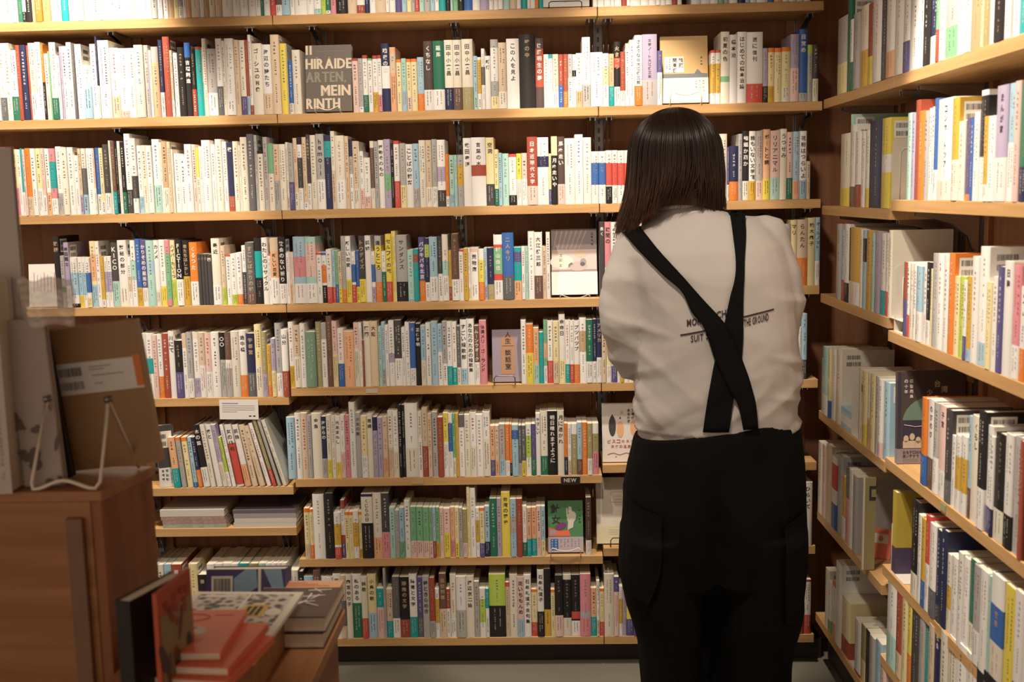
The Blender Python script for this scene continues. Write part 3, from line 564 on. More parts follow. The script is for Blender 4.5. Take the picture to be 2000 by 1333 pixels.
(2549,184,150,'s/T35',''),(2733,215,189,'g/W32','dark-grey book with white band on lowest back shelf'),(2948,291,187,"K/r30'隔離の文学",'thick black book with brick-red band on lowest back shelf'),
(3239,230,195,"W/T33'障害と文学",'white book with teal band on lowest back shelf'),(3469,168,185,'U/g33',''),(3637,199,190,"G'憐ときらめき",'light-grey book on lowest back shelf between violet and brick-red books'),
(3836,168,185,'r/G28',''),(4005,122,150,'W=M20-70',''),(4127,214,197,"D/s45'出世判事",'brown book with beige band on lowest back shelf'),
(4341,107,150,'r/W60',''),(4448,183,194,'I/W30',''),(4632,290,189,'W/G45','thick white book with light-grey band on lowest back shelf'),
(4922,244,190,"I'渡辺京二論",'ivory book on lowest back shelf between white and light-grey books'),(5166,153,172,'G',''),(5319,183,150,'W=L22-70',''),
(5502,107,150,'T/W60',''),(5609,488,194,'L/K50','thick lime book with black band on lowest back shelf'),(6097,122,168,'s^R8',''),
(6219,229,192,'I','ivory book on lowest back shelf between beige and pale-pink books'),(6447,198,185,"p/b30'花いちもんめ",''),(6645,213,191,"W'石牟礼道子全句集",'white book on lowest back shelf between pale-pink and pale-yellow books'),
(6858,183,145,'y/R30^O6',''),(7041,198,206,"W/K38'石牟礼道子",'tall white book with black band on lowest back shelf'),(7239,198,208,"M^K60'九州の100冊",'tall mustard book with black top on lowest back shelf'),
(7436,122,145,'y^O6',''),(7558,243,188,'K/p35=K0-60','black book with pale-pink band on lowest back shelf'),(7801,243,190,'I=K8-70','ivory book with black patch on lowest back shelf'),
(8044,258,188,'K/W25=R60-72','black book with white band on lowest back shelf'),(8302,319,192,'G=P0-60/P30','thick light-grey book with pink band on lowest back shelf'),(8621,167,148,'o/T40',''),
(8788,91,171,'W/s30',''),(8879,136,146,'y/R30^O6',''),(9015,288,191,'I','thick ivory book on lowest back shelf'),
(9303,151,182,'U/p75',''),(9454,106,153,'W=M25-75',''),(9560,106,153,'u',''),
(9666,212,147,'Y/U35',''),(9878,76,147,'U',''),(9954,257,147,'W',''),
(14503,120,105,'G',''),(14623,105,105,'r/R30',''),(14728,150,105,'r=W40-60',''),
(14878,210,166,'W/R35^r4',''),],
'R6r':[
(14634,178,187,'p',''),(14811,267,190,"W'ひらいて",'thick white book on seventh back shelf corner bay'),],
'R7l':[
(-4432,93,235,'G',''),(-4339,78,235,'K',''),(-4261,186,235,'I',''),
(-4075,233,235,'b',''),(-3842,311,235,"r'怒り",''),(-3531,62,202,'b',''),
(-3469,140,204,'b',''),(-3330,264,235,'y/I40',''),(-3066,279,202,"K'妻",''),
(-2771,232,235,"W'悪人",''),(-2539,248,235,'W',''),(-2291,232,235,'W',''),
(-2059,232,235,'W/p60',''),(-1827,325,235,'T',''),(-1502,278,235,'m',''),
(-1224,216,235,'t',''),(-1007,170,235,'W',''),(-838,170,235,'W',''),
(-668,123,235,'W',''),(-544,170,235,'W',''),],
'RR1':[
(-1367,893,194,'G/y40','thick light-grey book with pale-yellow band on top side shelf'),(-2260,333,232,'V',''),(-2593,279,174,'W/V40',''),
(-2872,497,183,'G','thick light-grey book on top side shelf'),(-3369,608,193,'I/M45','thick ivory book with mustard band on top side shelf'),(-3977,541,189,'r/Y35','thick brick-red book with bright-yellow band on top side shelf'),
(-4518,675,194,'W','thick white book on top side shelf between brick-red and charcoal books'),(-5193,381,190,'k',''),(-5574,586,193,'W/o30','thick white book with peach band on top side shelf'),
(-6160,560,183,'W','thick white book, top side shelf, between peach-banded white and violet-banded white'),(-6720,403,185,'W/U35','thick white book with violet band on top side shelf'),(-7123,674,175,'W','thick white book, top side shelf, between violet-banded white and white'),
(-7797,155,177,'W',''),(-7951,363,162,'K',''),(-8314,409,155,'N/W35','thick navy book with white band on top side shelf'),
(-8724,171,155,'v/r40',''),(-8894,279,156,'W^Y20',''),(-9173,641,147,'G/v40','thick light-grey book with mid-green band on top side shelf'),
(-9814,356,142,'W',''),(-10171,320,136,'W',''),(-10491,474,128,'S','thick tan book on top side shelf'),
(-10965,115,127,'y',''),(-11079,270,123,'m',''),(-11350,220,119,'W',''),
(-11570,425,121,'K^W40','thick black book with white top on top side shelf'),(-11995,246,114,'W',''),(-12241,259,117,'W',''),
(-12500,290,120,'T',''),(-12790,553,119,'W',''),(-13343,520,116,'W',''),
(-13863,490,112,'I',''),],
'RR2a':[
(-1716,890,187,'I/Y25','thick ivory book with bright-yellow band on second side shelf inner bay'),(-2606,143,232,'t',''),(-2749,467,204,'W/D25','thick white book with brown band on second side shelf inner bay'),
(-3215,451,185,'W/r30',''),(-3667,351,183,'W',''),(-4018,342,185,'W/Y25',''),
(-4360,1054,204,'N','thick navy book on second side shelf inner bay'),(-5413,571,203,'Y=W40-60','thick bright-yellow book with white patch on second side shelf inner bay'),],
'RR2b':[
(-7139,267,183,'t',''),(-7406,197,181,'u',''),(-7603,257,206,'r','tall brick-red book on second side shelf outer bay'),
(-7860,314,182,'O','thick orange book on second side shelf outer bay'),(-8174,184,180,'G',''),(-8358,241,184,'W',''),
(-8599,177,185,'W',''),(-8776,175,200,'B/W30',''),(-8951,833,196,"W/I20'コンサートツアー",'thick white book with ivory band on second side shelf outer bay'),
(-9784,316,192,'M/I40','thick mustard book with ivory band on second side shelf outer bay'),(-10100,307,147,'I','thick ivory book on second side shelf outer bay'),(-10407,224,151,'U/O8',''),
(-10631,147,149,'B',''),(-10778,240,159,'W','white book on second side shelf outer bay between blue and white books'),(-11017,304,195,'W=K5-60','thick white book with black patch on second side shelf outer bay'),
(-11321,182,148,'M/W20',''),(-11503,311,147,'W','thick white book on second side shelf outer bay between mustard and lilac books'),(-11814,469,195,"u/W38'まんが家",'thick lilac book with white band on second side shelf outer bay'),
(-12283,267,195,'b/W50','thick pale-blue book with white band on second side shelf outer bay'),(-12550,239,196,'p','pale-pink book on second side shelf outer bay'),(-12790,310,189,'V/N30','thick dark-green book with navy band on second side shelf outer bay'),
(-13099,244,142,'M',''),(-13343,433,187,'W',''),(-13777,595,190,'W',''),
],
'RR3a':[
(-1624,412,200,'G',''),(-2035,301,185,'b/r30',''),(-2337,440,202,'W/K25',''),
(-2777,96,193,'K/s30',''),(-2873,926,195,'M/W30','thick mustard book with white band on third side shelf inner bay'),(-3799,222,193,'W',''),
(-4022,305,191,'b=K10-40',''),(-4327,424,192,'M',''),(-4751,248,187,'t',''),
(-4999,364,192,'u',''),(-5363,354,189,'W/T30',''),(-5717,307,190,'W/R30',''),
(-6024,225,198,'I',''),],
'RR3b':[
(-7168,206,161,'U=r0-50',''),(-7374,169,162,'W/R30',''),(-7543,233,160,'I',''),
(-7775,228,161,'W',''),(-8003,318,158,'b/W40',''),(-8322,218,159,'W',''),
(-8539,244,169,'K/W30',''),(-8783,120,157,'y',''),(-8903,294,189,'G','thick light-grey book on third side shelf outer bay'),
(-9198,343,190,'W','thick white book on third side shelf outer bay between light-grey and white books'),(-9541,278,189,'W','thick white book on third side shelf outer bay between white and orange books'),(-9819,271,194,'O','thick orange book on third side shelf outer bay'),
(-10090,264,152,'y',''),(-10354,258,154,'L','small lime book on third side shelf outer bay'),(-10612,177,148,'W/U30',''),
(-10789,198,157,'M/b15',''),(-10988,291,195,'W','thick white book on third side shelf outer bay between mustard and white books'),(-11278,398,214,'W/b20','thick white book with pale-blue band on third side shelf outer bay'),
(-11676,227,154,'y','small pale-yellow book on third side shelf outer bay between white and white books'),(-11903,222,165,'W','white book on third side shelf outer bay between pale-yellow and violet books'),(-12124,238,184,'U','violet book on third side shelf outer bay'),
(-12362,356,195,"W'日韓",'thick white book on third side shelf outer bay between violet and pink books'),(-12719,304,190,'P/W30','thick pink book with white band on third side shelf outer bay'),(-13022,236,157,'W/O35','small white book with orange band on third side shelf outer bay'),
(-13258,249,159,'W/O30',''),(-13507,549,162,'y',''),(-14056,682,183,'W',''),
(-14737,630,202,'W',''),],
'RR4a':[
(-185,232,153,'G',''),(-417,567,191,'t/W30',''),(-984,221,193,'y/B25',''),
(-1204,433,198,'W',''),(-1637,524,202,'I',''),(-3813,182,184,'s',''),
(-3995,269,182,'W=V20-30',''),(-4265,351,183,'y/Y30',''),(-4615,300,185,'W/o40',''),
(-4915,376,188,'y',''),(-5291,285,187,'G',''),(-5576,279,186,'W/p20',''),
(-5855,389,185,'b',''),],
'RR4b':[
(-8500,313,184,'O/B35','thick orange book with blue band on fourth side shelf outer bay'),(-8814,365,187,"W/D35'のびのび",'thick white book with brown band on fourth side shelf outer bay'),(-9179,266,186,'G/W40','thick light-grey book with white band on fourth side shelf outer bay'),
(-9445,402,187,"p/W30'子宮",'thick pale-pink book with white band on fourth side shelf outer bay'),(-9847,306,186,'k/g25','thick charcoal book with dark-grey band on fourth side shelf outer bay'),(-10153,244,140,'W',''),
(-10397,265,147,'W=M28-72',''),(-10662,309,152,'W=M28-72','thick white book with mustard patch, fourth side shelf outer bay, between white-and-mustard and brown-banded pale-blue'),(-10972,151,195,'b/D30',''),
(-11123,417,200,"I'くらし",'thick ivory book on fourth side shelf outer bay between pale-blue and black books'),(-11540,308,217,'K/W35','thick black book with white band on fourth side shelf outer bay'),(-11847,230,196,'W/U25','white book with violet band on fourth side shelf outer bay'),
(-12078,158,181,'W/N28',''),(-12236,438,192,'K/I30','thick black book with ivory band on fourth side shelf outer bay'),(-12674,316,200,'W/K30','thick white book with black band on fourth side shelf outer bay'),
(-12990,306,202,'G','thick light-grey book on fourth side shelf outer bay'),(-13295,159,200,'r','tall brick-red book on fourth side shelf outer bay'),(-13454,367,204,'K',''),
(-13821,515,222,'W',''),(-14336,686,228,'I',''),(-15022,634,232,'K',''),
],
'RR5a':[
(-75,473,209,'I',''),(-548,403,210,'p',''),(-951,558,221,'s',''),
(-1509,485,202,'W=R10-45/B35',''),(-1994,470,216,'G',''),(-2465,406,169,'M/W35',''),
(-2871,346,203,'g/P60',''),(-3217,433,205,'W',''),(-3650,374,202,'G',''),
],
'RR5b':[
(-8087,430,212,'K/I25','thick black book with ivory band on fifth side shelf outer bay'),(-8517,225,191,'W',''),(-8742,252,190,'M/B30',''),
(-8995,247,204,'R/W50',''),(-9241,361,195,'W/g30','thick white book with dark-grey band on fifth side shelf outer bay'),(-9602,234,192,'N/k20',''),
(-9836,286,200,'N','thick navy book on fifth side shelf outer bay'),(-10122,224,159,'I=M40-70',''),(-10346,327,163,'W','thick white book on fifth side shelf outer bay between ivory and pale-pink books'),
(-10672,107,165,'p',''),(-10779,236,185,'W','white book on fifth side shelf outer bay between pale-pink and white books'),(-11016,257,183,'W','white book on fifth side shelf outer bay between white and dark-green books'),
(-11272,300,188,'V=V0-55/I35','thick dark-green book with ivory band on fifth side shelf outer bay'),(-11572,315,188,'G/W35','thick light-grey book with white band on fifth side shelf outer bay'),(-11888,329,190,'W','thick white book on fifth side shelf outer bay between light-grey and mint books'),
(-12216,92,188,'t',''),(-12308,535,199,"B/I38^W28'世界",'thick blue book with white top and ivory band on fifth side shelf outer bay'),(-12843,424,197,'Y','thick bright-yellow book on fifth side shelf outer bay'),
(-13267,366,203,'W/K20','thick white book with black band on fifth side shelf outer bay'),(-13633,390,208,'W',''),(-14024,733,228,'I',''),
(-14757,676,232,'K',''),],
'RR6a':[
(-977,400,171,'I',''),(-1377,279,146,'W/v25',''),(-1656,491,158,'W/o25^O8',''),
(-2146,527,232,'W','thick white book on sixth side shelf inner bay'),(-2674,757,155,'y/r30','thick pale-yellow book with brick-red band on sixth side shelf inner bay'),(-4010,511,144,'W/r6',''),
(-4521,449,150,'m/y40',''),(-4969,349,153,'K',''),(-5318,382,154,'G',''),
(-5700,453,159,'b',''),(-6153,399,139,'p',''),],
'RR6b':[
(-6601,678,196,'W/t40','thick white book with mint band on sixth side shelf outer bay'),(-7278,361,197,'r/s30','thick brick-red book with beige band on sixth side shelf outer bay'),(-7640,351,204,'y','thick pale-yellow book on sixth side shelf outer bay'),
(-7991,274,210,'Y/O40',''),(-8265,465,206,'k','thick charcoal book on sixth side shelf outer bay'),(-8730,321,199,'G',''),
(-9051,313,200,'T/K20',''),(-9363,304,207,'s',''),(-9668,355,215,"N'社会",''),
(-10023,372,219,'I',''),(-10395,414,224,'I',''),(-10809,529,232,'W','thick white book on sixth side shelf outer bay between ivory and white books'),
(-11338,504,232,'W',''),(-11841,1160,232,'K',''),],
'R3r':[
(13645,86,183,'S',''),(13731,72,201,'K',''),(13803,158,192,'r',''),
(13961,115,146,'W',''),(14076,115,146,'W^R6',''),(14191,172,174,'G/W50',''),
(14363,172,185,"y/b28'マリ",''),(14536,302,186,"s/O42'らんたん",''),(14837,215,190,"y'柚木麻子",'pale-yellow book on fourth back shelf corner bay'),
(15053,137,191,"b/W36'オールノット",''),],
}
LEAN = [(-0.3593, 0.0206, 0.151, 4.5, 'o/T38', 'small peach book with teal band, leftmost upright of the leaning row, sixth back shelf'),
(-0.3357, 0.014, 0.151, 5.0, 'G^O6', 'small light-grey book with orange top leaning beside teal-banded peach book'),
(-0.3182, 0.0162, 0.151, 5.0, 'y^O8', 'small pale-yellow book with orange top in the leaning row'),
(-0.2999, 0.0118, 0.151, 5.0, 'b/B10', 'slim pale-blue book with blue foot in the leaning row'),
(-0.2863, 0.0117, 0.151, 6.0, 'N/O35', 'small navy book with orange band in the leaning row'),
(-0.271, 0.019, 0.188, 7.0, "K/W32'木の葉", 'black leaning book with white band beside orange-banded navy book'),
(-0.2498, 0.0146, 0.188, 7.5, 'I', 'ivory leaning book between black banded book and white titled book'),
(-0.2315, 0.0161, 0.188, 8.0, "W'夜と", 'white leaning book with dark title between ivory and lilac books'),
(-0.2133, 0.0131, 0.188, 8.5, 'u/I40', 'lilac leaning book with ivory band in the left bay'),
(-0.1981, 0.0087, 0.151, 9.0, 'L/W30', 'small lime leaning book between lilac and white books'),
(-0.1859, 0.0102, 0.188, 9.0, 'W', 'slim white leaning book just before the red-panelled one'),
(-0.1723, 0.0204, 0.188, 9.0, "W=R30-97'女の俳句", 'white leaning book with tall red spine panel and white title'),
(-0.148, 0.0174, 0.188, 9.5, "W/o36'孤独", 'white leaning book with peach band, right of the red-panelled book'),
(-0.1268, 0.0159, 0.188, 10.0, 's', 'beige leaning book right of the peach-banded white book'),
(-0.1055, 0.0158, 0.185, 12.5, 's', 'wider-tilted beige book, second beige one of the leaning row'),
(-0.0828, 0.0114, 0.195, 14.0, 'W', 'white slim book tilted between beige and olive covers'),
(-0.0661, 0.01, 0.205, 14.5, 'm/R25', 'olive-grey tilted book with red band at its foot'),
(-0.051, 0.0085, 0.205, 15.0, 'G', 'slim light-grey tilted book between olive and ivory ones'),
(-0.0358, 0.0113, 0.205, 16.0, 'I', 'ivory steeply tilted book at the end of the leaning row')]
chars = set('｜ABCDEFGHIJKLMNOPQRSTUVWXYZ,!') | set('残照開高健詩人牧羊子人生談話室針女台湾少年収容所島の十年白色テロは私たちと遠い歴史でビスコの天使温度工場があるかぎり中米ヤポネシア一番街')
for rows in BOOKS.values():
    for r in rows:
        if "'" in r[3]: chars |= set(r[3].split("'")[1])
for r in LEAN:
    if "'" in r[4]: chars |= set(r[4].split("'")[1])
load_glyphs(chars - {' ', 'ー'})
rs = random.Random(5)
seed = 0
for key, rows in BOOKS.items():
    side, z = SHELVES[key]
    for a, w, h, spec, label in rows:
        seed += 1; a /= 1e4; w /= 1e4; h /= 1e3
        ww = max(w-.0003, .0025); inset = rs.choice([0, .001, .002, .003, .005])
        if side == 'B': M4 = Matrix.Translation((a, inset-0.001, z+.0004))
        else: M4 = Matrix.Translation((XC+inset-0.001, a, z+.0004)) @ Matrix.Rotation(-math.pi/2, 4, 'Z')
        put_book(M4, ww, h, spec, seed, label or None, 'books standing on the '+SHELFNAME[key], side == 'S' or a < 0)
for a, w, h, ang, spec, label in LEAN:
    seed += 1
    M4 = Matrix.Translation((a, 0, SHELVES['R5l'][1]+.0004)) @ Matrix.Rotation(-math.radians(ang), 4, 'Y')
    put_book(M4, w, h, spec, seed, label or None, 'books leaning in the left bay')
# ------------------------------------------------------------------ filler books that the woman hides
rf = random.Random(11)
def filler(side, z, a0, a1):
    global seed
    a = a0
    while a < a1-.02:
        w = rf.uniform(.008, .02); h = rf.choice([.151, .151, .188, .19]); seed += 1
        sp = rf.choice('WWWIyGbpotk') + rf.choice(['', '', '/W30', '/Y30', '/R30', '/k30'])
        M4 = Matrix.Translation((a, 0.002, z+.0004)) if side == 'B' else Matrix.Translation((XC+.001, -a, z+.0004)) @ Matrix.Rotation(-math.pi/2, 4, 'Z')
        put_book(M4, w, h, sp, seed); a += w+.0004
Z = {k: v[1] for k, v in SHELVES.items()}
Z.update(R5r=.6145, R6r=.3635, R6l=.4385)
filler('B', Z['R3r'], 1.005, 1.41); filler('B', Z['R4'], 1.012, 1.50); filler('B', Z['R5r'], 1.07, 1.46)
filler('B', Z['R6r'], 1.06, 1.46); filler('B', Z['R7'], 1.0, 1.44); filler('B', Z['R7'], -.62, -.42)
STUFF.build('small_books'); so = bpy.data.objects['small_books']
tag(so, 'smaller and half hidden paperbacks and hardcovers filling the remaining places on every shelf', 'books', None, 'stuff')
# ------------------------------------------------------------------ room shell
def plain(name, x0, x1, y0, y1, z0, z1, m, label=None):
    mb = MB(); mb.box(x0, x1, y0, y1, z0, z1, m); o = mb.build(name); tag(o, kind='structure'); return o
FLOOR = pm('floor_grey_green', (.16,.15,.12), 0.55, bump=0.1, var=0.12, vscale=3)
plain('floor', -3.2, 1.9, -4.5, .3, -.05, 0, FLOOR)
plain('wall_back', -3.2, 1.9, YB, YB+.05, 0, 2.7, PLY)
plain('wall_right', XC+YB, XC+YB+.05, -4.5, YB, 0, 2.7, PLY)
plain('ceiling', -3.2, 1.9, -4.5, .3, 2.75, 2.8, pm('ceiling_paint', (.5,.45,.4), .8))
KICK = pm('kick_board_dark', (.03,.024,.02), .6)
plain('baseboard_back', -1.0, 1.55, .045, YB, 0, .062, KICK)
plain('baseboard_right', XC+.05, XC+YB, -2.2, .045, 0, .062, KICK)
# ------------------------------------------------------------------ shelf uprights with slotted metal standards
def standard(x, y, ang, label):
    e = bpy.data.objects.new('shelf_upright', None); COL.objects.link(e); e.location = (x, y, 0); e.rotation_euler[2] = ang
    tag(e, label, 'shelf upright', 'uprights behind the shelves')
    mb = MB(); mb.box(-.034, .034, -.012, 0, .065, 2.7, STRIP); o = mb.build('wood_strip', e); bevel(o)
    c = MB(); c.box(-.0065, .0065, -.02, -.0121, .07, 2.65, STEEL); c.box(-.012, -.0066, -.0135, -.0121, .07, 2.65, STEEL); c.box(.0066, .012, -.0135, -.0121, .07, 2.65, STEEL)
    z = .09
    sl = MB()
    while z < 2.6:
        sl.box(-.003, -.0005, -.0206, -.0201, z, z+.014, KICK); sl.box(.0005, .003, -.0206, -.0201, z, z+.014, KICK); z += .026
    c.build('slotted_channel', e); sl.build('slots', e)
for x, l in ((-.47, 'upright strip behind left bay, farthest from the corner'), (-.074, 'upright strip in left bay beside the left joint'), (.102, 'upright strip just past the left joint, above the capital-letter cover'),
             (.5, 'upright strip behind the middle of the central bay'), (.909, 'double upright strip at the joint beside the woman'), (1.489, 'upright strip of the back wall nearest the corner')):
    standard(x, YB, 0, l)
for y, l in ((-.07, 'upright strip of the side wall at the corner'), (-.56, 'upright strip of the side wall ending the inner bay'), (-.68, 'upright strip of the side wall beginning the outer bay'), (-1.3, 'upright strip of the side wall under the barcode books')):
    standard(XC+YB, y, -math.pi/2, l)
def bracket(side, p, z, parent, flip=1):
    """pressed steel arm hooked in the channel, under a board"""
    mb = MB(); t = .0022
    out = [(0, -.0005), (-.135, -.0005), (-.135, -.011), (-.10, -.016), (-.055, -.030), (-.022, -.058), (-.012, -.085), (0, -.09)]
    for s in (-.007, .007):
        pr = [(s-t/2, y, q) for y, q in out]; pr2 = [(s+t/2, y, q) for y, q in out]
        b = len(mb.v); n = len(out); mb.v += pr + pr2
        mb.face(tuple(range(b, b+n)), CHROME); mb.face(tuple(reversed(range(b+n, b+2*n))), CHROME)
        for i in range(n): mb.face((b+i, b+n+i, b+n+(i+1) % n, b+(i+1) % n), CHROME)
    mb.box(-.014, .014, -.137, -.02, -.0025, -.0004, CHROME)
    for v in range(len(mb.v)):
        x, y, q = mb.v[v]
        mb.v[v] = (p+x, YB-.021+y, z+q) if side == 'B' else (XC+YB-.021+y, p-x, z+q)
    mb.build('bracket', parent)
def board(side, a0, a1, z, label, brs, depth=DEPTH, m=None):
    mb = MB()
    if side == 'B': mb.box(a0, a1, 0, depth, z-TH, z, OAK)
    else: mb.box(XC, XC+depth, a1, a0, z-TH, z, OAKY)
    o = mb.build('shelf_board'); bevel(o, .0008, 1); tag(o, label, 'shelf', 'wooden wall shelf boards')
    for p in brs: bracket(side, p, z-TH, o)
    return o
XL = -1.15; g = .0012
N8 = ['topmost', 'second', 'third', 'fourth', 'fifth', 'sixth', 'seventh', 'lowest']
for i, k in enumerate(['R0', 'R1', 'R2', 'R3']):
    board('B', XL if i < 3 else -.78, -g, Z[k], N8[i]+' oak board of back wall, left bay', [-.47, -.074])
for i, k in enumerate(['R0', 'R1', 'R2', 'R3', 'R4', 'R5', 'R6', 'R7']):
    board('B', g if i < 7 else -.7, .9-g, Z[k], N8[i]+' oak board of back wall, central bay', [.102, .5, .885])
for i, k in ((0, 'R0'), (1, 'R1'), (2, 'R2'), (4, 'R4'), (7, 'R7')):
    board('B', .9+g, XC-.003, Z[k], N8[i]+' oak board of back wall, corner bay behind the woman', [.931, 1.489])
for i, k, z in ((3, 'R3', Z['R3r']), (5, 'R5', Z['R5r']), (6, 'R6', Z['R6r'])):
    board('B', .9+g, XC-.003, z, N8[i]+' corner-bay board set higher than the central boards', [.931, 1.489])
board('B', -.62, -.006, Z['R4l'], 'left-bay board carrying the hanging printed card', [-.47, -.074])
board('B', -.62, -.006, Z['R5l'], 'left-bay board under the leaning books', [-.47, -.074])
board('B', -.62, -.002, Z['R6l'], 'left-bay board under the flat stacks in clear film', [-.47, -.074])
NS = ['top', 'second', 'third', 'fourth', 'fifth', 'sixth']
board('S', -.002, YSEC+g, Z['RR1'], 'top side-wall board, inner part at the corner', [-.07, -.56]); board('S', YSEC-g, -2.2, Z['RR1'], 'top side-wall board, outer part lit brightly', [-.68, -1.3, -2.1])
for i in range(2, 7):
    board('S', -.002, YSEC+g, Z['RR%da' % i], NS[i-1]+' side-wall board, inner part reaching into the corner', [-.07, -.56])
    board('S', YSEC-g, -2.2, Z['RR%db' % i], NS[i-1]+' side-wall board, outer part nearer the camera', [-.68, -1.3, -2.1])
# ------------------------------------------------------------------ face-out books and stands
X_, Y_, Z_ = Vector((1,0,0)), Vector((0,1,0)), Vector((0,0,1))
def face_book(w, h, t, cover, loc, lean, art, label, rotz=0, band=None, spine='l', group='books shown face out'):
    """front cover on local y=0 facing -y, base centre at the origin"""
    mb = MB(); c = .0018
    mb.box(-w/2, w/2, 0, c, 0, h, cover); mb.box(-w/2, w/2, t-c, t, 0, h, cover)
    x0, x1 = (-w/2, -w/2+c) if spine == 'l' else (w/2-c, w/2)
    mb.box(x0, x1, c, t-c, 0, h, cover)
    art(mb)
    o = mb.build('book'); tag(o, label, 'book', group)
    pg = MB(); pg.box(-w/2+c+(.002 if spine == 'r' else 0), w/2-c-(.002 if spine == 'l' else 0), c, t-c, .002, h-.002, PAGE); pg.build('page_block', o)
    if band:
        bm, bh, bart = band; b = MB(); b.box(-w/2-.0004, w/2+.0004, -.0006, t+.0006, 0.0002, bh, bm, 'ud')
        bart(b); b.build('paper_band', o)
    o.matrix_world = Matrix.Translation(loc) @ Matrix.Rotation(rotz, 4, 'Z') @ Matrix.Rotation(-math.radians(lean), 4, 'X')
    return o
def rect(mb, x0, x1, z0, z1, m, y=-.0004): mb.quad([(x0, y, z0), (x1, y, z0), (x1, y, z1), (x0, y, z1)], m)
def poly(mb, pts, m, y=-.0006): mb.quad([(x, y, z) for x, z in pts], m)
def ell(mb, cx, cz, rx, rz, m, y=-.0006, n=20, rot=0):
    pts = []
    for i in range(n):
        a = 2*math.pi*i/n; x, z = rx*math.cos(a), rz*math.sin(a)
        pts.append((cx+x*math.cos(rot)-z*math.sin(rot), cz+x*math.sin(rot)+z*math.cos(rot)))
    poly(mb, pts, m, y)
def wire_stand(x, y, z, w, m, label, rotz=0, hgt=.035, deep=.07, wavy=True):
    mb = MB(); r = .0015; f = -.022
    pts = [(-w/2, deep, r), (-w/2, f, r), (-w/2, f-.004, hgt*.75), (-w/2+.006, f-.004, hgt)]
    for i in range(1, 8):
        t = i/8; pts.append((-w/2+.006+(w-.012)*t, f-.004, hgt - (.010*math.sin(math.pi*t) if wavy else 0)))
    pts += [(w/2-.006, f-.004, hgt), (w/2, f-.004, hgt*.75), (w/2, f, r), (w/2, deep, r)]
    mb.tube(pts, r, m, 6)
    mb.tube([(-w/2, deep, r), (-w/2, deep+.01, .085), (w/2, deep+.01, .085), (w/2, deep, r)], r, m, 6)
    o = mb.build('book_stand'); tag(o, label, 'book stand', 'wire book stands'); o.location = (x, y, z); o.rotation_euler[2] = rotz; return o
CV = lambda k: MATS['cover_'+k]
COVG = pm('cover_taupe_grey', (.125,.105,.09), .5); COVL = pm('letter_beige', (.62,.52,.40), .6); COVO = pm('letter_olive_grey', (.24,.22,.17), .6)
# grey cover with big cut-off capitals
def art1(mb):
    W_, H_ = .13, .186
    def word(s, x0, x1, z0, z1, m):
        tmp = MB(); htext(tmp, s, Vector((0, 0, 0)), X_, Z_, 1, m)
        xs = [p[0] for p in tmp.v]; zz = [p[2] for p in tmp.v]; a, b, c, d = min(xs), max(xs), min(zz), max(zz)
        tmp.v = [(x0+(p[0]-a)/(b-a)*(x1-x0), -.0005, z0+(p[2]-c)/(d-c)*(z1-z0)) for p in tmp.v]
        for q in ((0, 0), (.0012, -.0001), (-.0012, -.0002), (.0006, -.0003), (-.0006, -.0004)): mb.add(tmp, Matrix.Translation((q[0]*(.8 if len(s) > 2 else 0), q[1], 0)))
    word('II', -.064, -.047, .160, .186, COVL); word('HIRAIDE', -.0645, .0645, .120, .149, COVL)
    word('ARTEN', -.0645, .040, .082, .112, COVO); poly(mb, [(.043,.080),(.047,.080),(.050,.088),(.045,.088)], COVO)
    word('MEIN', -.022, .060, .044, .074, COVL); word('RINTH', -.0645, .030, .008, .037, COVL)
    for x in (-.035, .0, ): rect(mb, x, x+.004, .1515, .153, COVL)
    rect(mb, -.036, .048, .169, .170, COVO)
face_book(.131, .187, .020, COVG, (.144, .022, Z['R1']+.006), 7, art1, 'grey face-out book with large beige capital letters cut off at the edges')
wire_stand(.144, .020, Z['R1'], .07, WIREW, 'wire stand holding the grey book with large capital letters', wavy=True, hgt=.018)
KRAFT = pm('cover_kraft_gold', (.50,.33,.14), .5); OFF = pm('paper_offwhite', (.74,.68,.58), .55)
GRB = pm('cover_blue_grey', (.13,.15,.16), .5)
def art2(mb):
    rect(mb, -.055, -.001, .086, .130, OFF)
    for i, ch in enumerate('残照'): glyph(mb, ch, Vector((-.009, -.0008, .120-i*.015)), X_, Z_, .014, INKD)
    for i, ch in enumerate('開高健'): glyph(mb, ch, Vector((-.026, -.0008, .120-i*.014)), X_, Z_, .013, INKD)
    rg = random.Random(4); scribble(mb, rg, -.040, -.0008, .126, .092, .0055, INKD); scribble(mb, rg, -.048, -.0008, .120, .096, .005, INKD)
    scribble(mb, rg, .048, -.0008, .130, .100, .007, INKD)
    rect(mb, -.0645, .0645, .070, .082, GRB); poly(mb, [(.028,.082),(.036,.094),(.040,.092),(.048,.083),(.055,.082)], GRB)
def band2(mb):
    rg = random.Random(5)
    for i in range(9): scribble(mb, rg, -.052+i*.008, -.0009, .062, .030, .0032, INKT)
    for i in range(3): scribble(mb, rg, .033+i*.010, -.0009, .064, .022, .007, INKG)
face_book(.132, .187, .022, KRAFT, (1.142, .024, Z['R1']+.006), 8, art2, 'gold kraft face-out book with white title square and pale lower band above the woman', band=(OFF, .070, band2))
wire_stand(1.142, .020, Z['R1'], .086, WIREW, 'white wire stand holding the gold kraft book')
# white landscape sheet-like book on the top shelf with a black wire stand
face_book(.134, .19, .008, MATS['cover_W'], (.812, .02, Z['R0']+.006), 8, lambda mb: rect(mb, -.004, .004, .012, .0125, INKR), 'plain white face-out book on the top shelf')
wire_stand(.812, .018, Z['R0'], .09, WIREK, 'dark wire stand holding the plain white book', wavy=False, hgt=.016)
